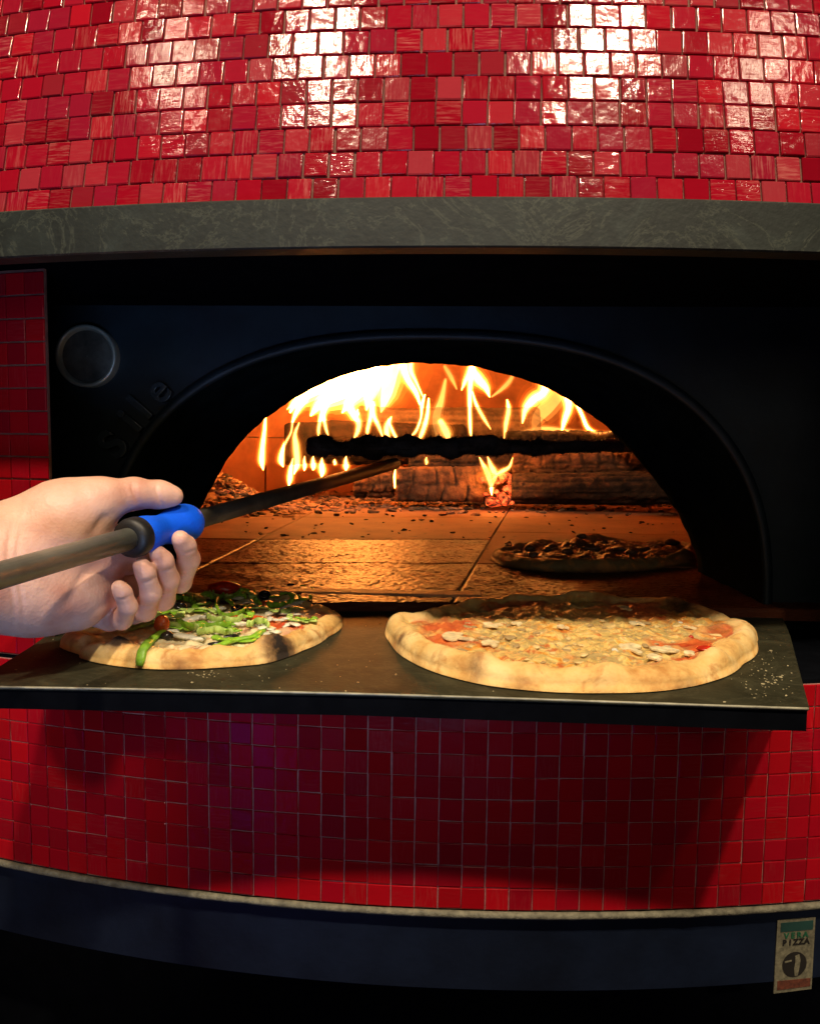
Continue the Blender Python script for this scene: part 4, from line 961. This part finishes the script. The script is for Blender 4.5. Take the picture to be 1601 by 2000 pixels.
for i in range(16):
    cx, cy = rnd.uniform(400, 600), rnd.uniform(1166, 1238); a0 = rnd.uniform(0, 360)
    if cy > 1225 and cx > 520: cy -= 25
    strip(PL, pts_arc(cx, cy, rnd.uniform(22, 44), rnd.uniform(5, 9), a0, a0+rnd.choice((-1, 1))*rnd.uniform(90, 190)), *((.0014, .0034) if i % 3 == 0 else (rnd.uniform(.0036, .0052), .0011)), M['pepper'] if rnd.random() < .5 else M['pepper2'], 'pepper_strip', .003+.002*(i % 2))
for i in range(14):
    cx, cy = rnd.uniform(330, 600), rnd.uniform(1170, 1246)
    strip(PL, [(cx-16, cy+3), (cx, cy-2), (cx+16, cy+2)], rnd.uniform(.003, .0055), .0012, M['onion'], 'onion_strip', .0012)
strip(PL, [(320, 1240), (300, 1256), (285, 1268), (272, 1282)], .0045, .0025, M['pepper'], 'pepper_strip'); strip(PL, [(250, 1232), (275, 1228), (305, 1222)], .005, .0025, M['pepper2'], 'pepper_strip')
strip(PL, [(420, 1268), (455, 1258), (490, 1250), (515, 1236)], .004, .002, M['pepper'], 'pepper_strip'); strip(PL, [(520, 1205), (550, 1196), (580, 1186)], .005, .002, M['onion'], 'onion_strip'); strip(PL, [(400, 1172), (385, 1160), (402, 1153)], .003, .002, M['pepper2'], 'pepper_strip')
for a in ([(455, 1222), (485, 1222), (520, 1226)], [(330, 1222), (375, 1212), (410, 1212)], [(400, 1196), (440, 1192)], [(560, 1178), (590, 1180)], [(430, 1160), (470, 1172)], [(340, 1246), (380, 1252), (400, 1250)], [(290, 1218), (310, 1210)]): strip(PL, a if len(a) > 2 else [a[0], ((a[0][0]+a[1][0])/2, (a[0][1]+a[1][1])/2+1), a[1]], .006, .0022, M['onion'], 'onion_strip', .001)
def ball(PZ, px, py, rx, ry, rz, material, name, rot=0, seed=1, sub=3, amp=.12, lift=0):
    p = PZ.at(px, py, rz*.75+lift); bm = bmesh.new(); bmesh.ops.create_icosphere(bm, subdivisions=sub, radius=1); v = []
    Rz = Matrix.Rotation(rot, 3, 'Z')
    for w in bm.verts:
        k_ = 1+amp*noise.noise(w.co*1.6+Vector((seed*3.1, seed, 0))); v.append(p+Rz @ Vector((w.co.x*rx*k_, w.co.y*ry*k_, w.co.z*rz*k_)))
    f = [tuple(x.index for x in q.verts) for q in bm.faces]; bm.free(); return PZ.add(name, v, f, material)
ball(PL, 438, 1166, .018, .010, .0085, M['tomato'], 'tomato', .1, 2, 3, .2, .004); ball(PL, 316, 1238, .0075, .0075, .0085, M['cherry'], 'cherry_tomato', 0, 4, 3, .1, .003); ball(PL, 326, 1248, .006, .005, .004, M['olive'], 'olive_piece', .5, 5)
def ringolive(PZ, px, py, R_, r_, rot, tilt):
    c = PZ.at(px, py, .006); v, f = [], []; n, k_ = 22, 9; Rm = Matrix.Rotation(rot, 3, 'Z') @ Matrix.Rotation(tilt, 3, 'X')
    for i in range(n):
        a = 2*math.pi*i/n
        for j in range(k_):
            b_ = 2*math.pi*j/k_; q = R_+r_*math.cos(b_); v.append(c+Rm @ Vector((q*math.cos(a), q*math.sin(a), r_*1.2*math.sin(b_))))
    for i in range(n):
        for j in range(k_): f.append((i*k_+j, ((i+1) % n)*k_+j, ((i+1) % n)*k_+(j+1) % k_, i*k_+(j+1) % k_))
    PZ.add('olive_ring', v, f, M['olive'])
ringolive(PL, 517, 1172, .0048, .0024, .3, .5); ringolive(PL, 466, 1202, .0058, .0024, 1.0, .25); ringolive(PL, 568, 1158, .0045, .0026, .2, .9); ringolive(PL, 352, 1196, .0048, .0022, .7, .3)
ball(PL, 520, 1186, .008, .006, .004, M['cherry'], 'tomato_piece', .3, 7, 2, .3); ball(PL, 462, 1212, .008, .004, .003, M['cherry'], 'tomato_piece', .1, 8, 2, .3); ball(PL, 498, 1212, .012, .005, .003, M['cherry'], 'tomato_piece', -.2, 9, 2, .3); ball(PL, 425, 1262, .010, .003, .0025, M['olive'], 'olive_piece', .2, 10, 2, .3); ball(PL, 450, 1248, .008, .0025, .0025, M['olive'], 'olive_piece', .6, 12, 2, .3)
# mushrooms on the right pizza: slice outline extruded
def mushroom(PZ, px, py, size, rot, tilt=.15, lift=.003):
    c = PZ.at(px, py, lift*.4); prof = [(-.5, .1), (-.42, .38), (-.15, .52), (.15, .52), (.42, .38), (.5, .1), (.38, -.02), (.16, -.02), (.13, -.42), (-.13, -.42), (-.16, -.02), (-.38, -.02)]
    q = spline([(a, b_) for a, b_ in prof]+[prof[0]], 3)[:-1]; n = len(q); Rm = Matrix.Rotation(rot, 3, 'Z') @ Matrix.Rotation(tilt*.4, 3, 'X'); v = []
    for hz in (0, .0015): v += [c+Rm @ Vector((a*size, b_*size, hz+.0012*noise.noise(Vector((a*3, b_*3, px))))) for a, b_ in q]
    f = [tuple(range(n))[::-1], tuple(range(n, 2*n))]+[(i, (i+1) % n, n+(i+1) % n, n+i) for i in range(n)]
    PZ.add('mushroom_slice', v, f, M['mush'], False)
for px, py, sz, ro, tl, lf in ((897, 1250, .030, 1.3, .25, .004), (960, 1262, .017, .4, .1, .003), (965, 1226, .020, 2.0, .1, .002), (840, 1181, .020, .1, -.1, .006), (1235, 1272, .022, .5, .35, .003), (1245, 1222, .016, 1.0, .2, .003), (1350, 1228, .014, 2.2, .3, .003), (1280, 1290, .014, .2, .2, .003), (1350, 1282, .012, .8, .4, .003), (1300, 1268, .026, 2.6, .1, .002), (1225, 1192, .014, .5, .2, .002), (1100, 1228, .012, 1.4, .2, .002), (1010, 1222, .012, .3, .2, .002)):
    mushroom(PR, px, py, sz, ro, tl, lf)
lumps = []
for k_ in range(7):
    v, f = lump_vf((0, 0, 0), 1.0, k_+3, .6, 2); lumps.append(mesh('crumble', v, f, True))
k_ = 0
while k_ < 110:
    px = rnd.uniform(900, 1400); py = rnd.gauss(1236, 34)
    if ((px-1120)/285)**2+((py-1238)/62)**2 > 1: continue
    dens = .25+.75*max(0, noise.noise(Vector((px*.012, py*.03, 1)))+.45)
    if rnd.random() > dens: continue
    p = PR.at(px, py, -.0006); kind = rnd.random(); o = bpy.data.objects.new('sausage_crumble' if kind < .6 else 'cheese_lump', rnd.choice(lumps).copy() if False else rnd.choice(lumps)); COL.objects.link(o)
    o.parent = PR.root; sz = rnd.uniform(.0016, .0042); o.matrix_basis = Matrix.Translation(p-PR.c) @ Matrix.Rotation(rnd.uniform(0, 6), 4, 'Z') @ Matrix.Diagonal((sz*1.15, sz*1.15, sz*.6, 1))
    if not o.data.materials: o.data.materials.append(M['sausage'])
    o.material_slots[0].link = 'OBJECT'; o.material_slots[0].material = M['sausage'] if kind < .6 else (M['cheese_bit'] if kind < .94 else M['onion']); k_ += 1
ball(PR, 1382, 1272, .010, .006, .0025, M['tomato'], 'tomato_piece', .2, 3, 3, .35); ball(PR, 1349, 1248, .0025, .0025, .002, M['tomato'], 'tomato_piece', 0, 6, 2)
# third pizza: crinkled lumps
for q in range(26):
    px, py = rnd.uniform(985, 1340), rnd.uniform(1058, 1088); ball(PB, px, py, rnd.uniform(.006, .016), rnd.uniform(.004, .009), rnd.uniform(.003, .006), M['dark_topping'], 'baked_topping', rnd.uniform(0, 3), q, 2, .5)
# ---- flour and crumbs on the shelf
parts = []
M['flour'] = simple('flour_crumbs', (.36, .31, .18), .9, bump=0)
for q in range(230):
    if q < 90: px, py = rnd.gauss(1490, 26), rnd.gauss(1320, 26)
    elif q < 120: px, py = rnd.gauss(410, 22), rnd.gauss(1317, 5)
    else: px, py = rnd.uniform(20, 1560), rnd.uniform(1215, 1372)
    p = at_z(px, py, ZS+.0004)
    if px > 1575-(1383-py)*.27 or py > 1334+(px*.028): continue
    parts.append(lump_vf(p, abs(rnd.gauss(.0003, .0003))+.00025, q, .6, 1))
o = obj('flour_crumbs', mesh('flour_crumbs', *join(parts)), M['flour']); o['kind'] = 'stuff'; o['label'] = 'pale flour and crumbs scattered on the shelf'; o['category'] = 'crumbs'
# ================================================================== STICKER on the plinth
M['paper'] = simple('aged_cream_paper', (.13, .12, .075), .8, var=.45, scale=260, bump=.05); M['dkgreen'] = simple('dark_green_print', (.012, .05, .042), .6, bump=0)
M['green_ink'] = simple('green_ink', (.012, .10, .045), .6, bump=0); M['black_ink'] = simple('black_ink', (.012, .010, .008), .6, bump=0); M['brown_ink'] = simple('red_brown_print', (.10, .026, .012), .7, var=.5, scale=260, bump=0)
sx, sy_ = 1546, 1866
phi = math.asin((at_d(sx, sy_, .735).x)/R_DRUM); SR = R_DRUM-.0052
cz = at_d(sx, sy_, AX-SR*math.cos(phi)).z
ST_ = thing('sticker', 'cream sign with dark round emblem and green lettering on the blue plinth', 'sticker', (SR*math.sin(phi), AX-SR*math.cos(phi), cz))
def on_st(u_, w_, lift): a = phi+u_/SR; return Vector(((SR+lift)*math.sin(a), AX-(SR+lift)*math.cos(a), cz+w_))
def st_poly(name, uw, lift, material, thick=.0004, smooth=False):
    n = len(uw); v = [on_st(a, b_, lift) for a, b_ in uw]+[on_st(a, b_, lift+thick) for a, b_ in uw]
    f = [tuple(range(n)), tuple(range(n, 2*n))[::-1]]+[(i, (i+1) % n, n+(i+1) % n, n+i) for i in range(n)]
    bm = bmesh.new(); bm.from_mesh(mesh('t', v, f)); o = obj(name, from_bm(name, bm), material); child(o, ST_); return o
SW, SH = .0196, .0365
st_poly('card', [(-SW, -SH), (SW, -SH+.001), (SW, SH), (-SW, SH)], 0, M['paper'], .0008)
st_poly('green_strip', [(-SW+.0035, SH-.0115), (SW-.0025, SH-.0115), (SW-.0025, SH-.0025), (-SW+.0035, SH-.0025)], .0009, M['dkgreen'])
circ = [(.0125*math.cos(2*math.pi*i/40), -.0085+.0125*math.sin(2*math.pi*i/40)) for i in range(40)]
em = st_poly('emblem', circ, .0009, M['black_ink'])
for uw in ([(.000, .000), (.004, .0015), (.0055, -.004), (.005, -.011), (.0035, -.0195), (.0005, -.020), (-.0005, -.012), (.0005, -.006)], [(-.0105, -.0045), (-.0035, -.0035), (-.0035, -.0048), (-.0105, -.0060)]):
    o = st_poly('emblem_mark', uw, .0014, M['paper']); o.parent = em; o.matrix_parent_inverse = Matrix()
st_poly('brown_strip', [(-SW+.003, -SH+.0035), (SW-.002, -SH+.0045), (SW-.002, -SH+.0125), (-SW+.003, -SH+.0125)], .0009, M['brown_ink'])
for word, w_, mt in (('VERA', SH-.0185, 'green_ink'), ('PIZZA', SH-.0252, 'black_ink')):
    for i, ch in enumerate(word):
        u_ = (i-(len(word)-1)/2)*(.0066 if len(word) == 4 else .0058); me = text_mesh(ch, .0078, .00025, 'letter', .00025)
        a = phi+u_/SR; o = obj('letter', me, M[mt]); o.parent = ST_
        o.matrix_basis = Matrix.Translation(on_st(u_, w_, .0011)-Vector(ST_.location)) @ Matrix.Rotation(a, 4, 'Z') @ Matrix.Rotation(math.pi/2, 4, 'X')
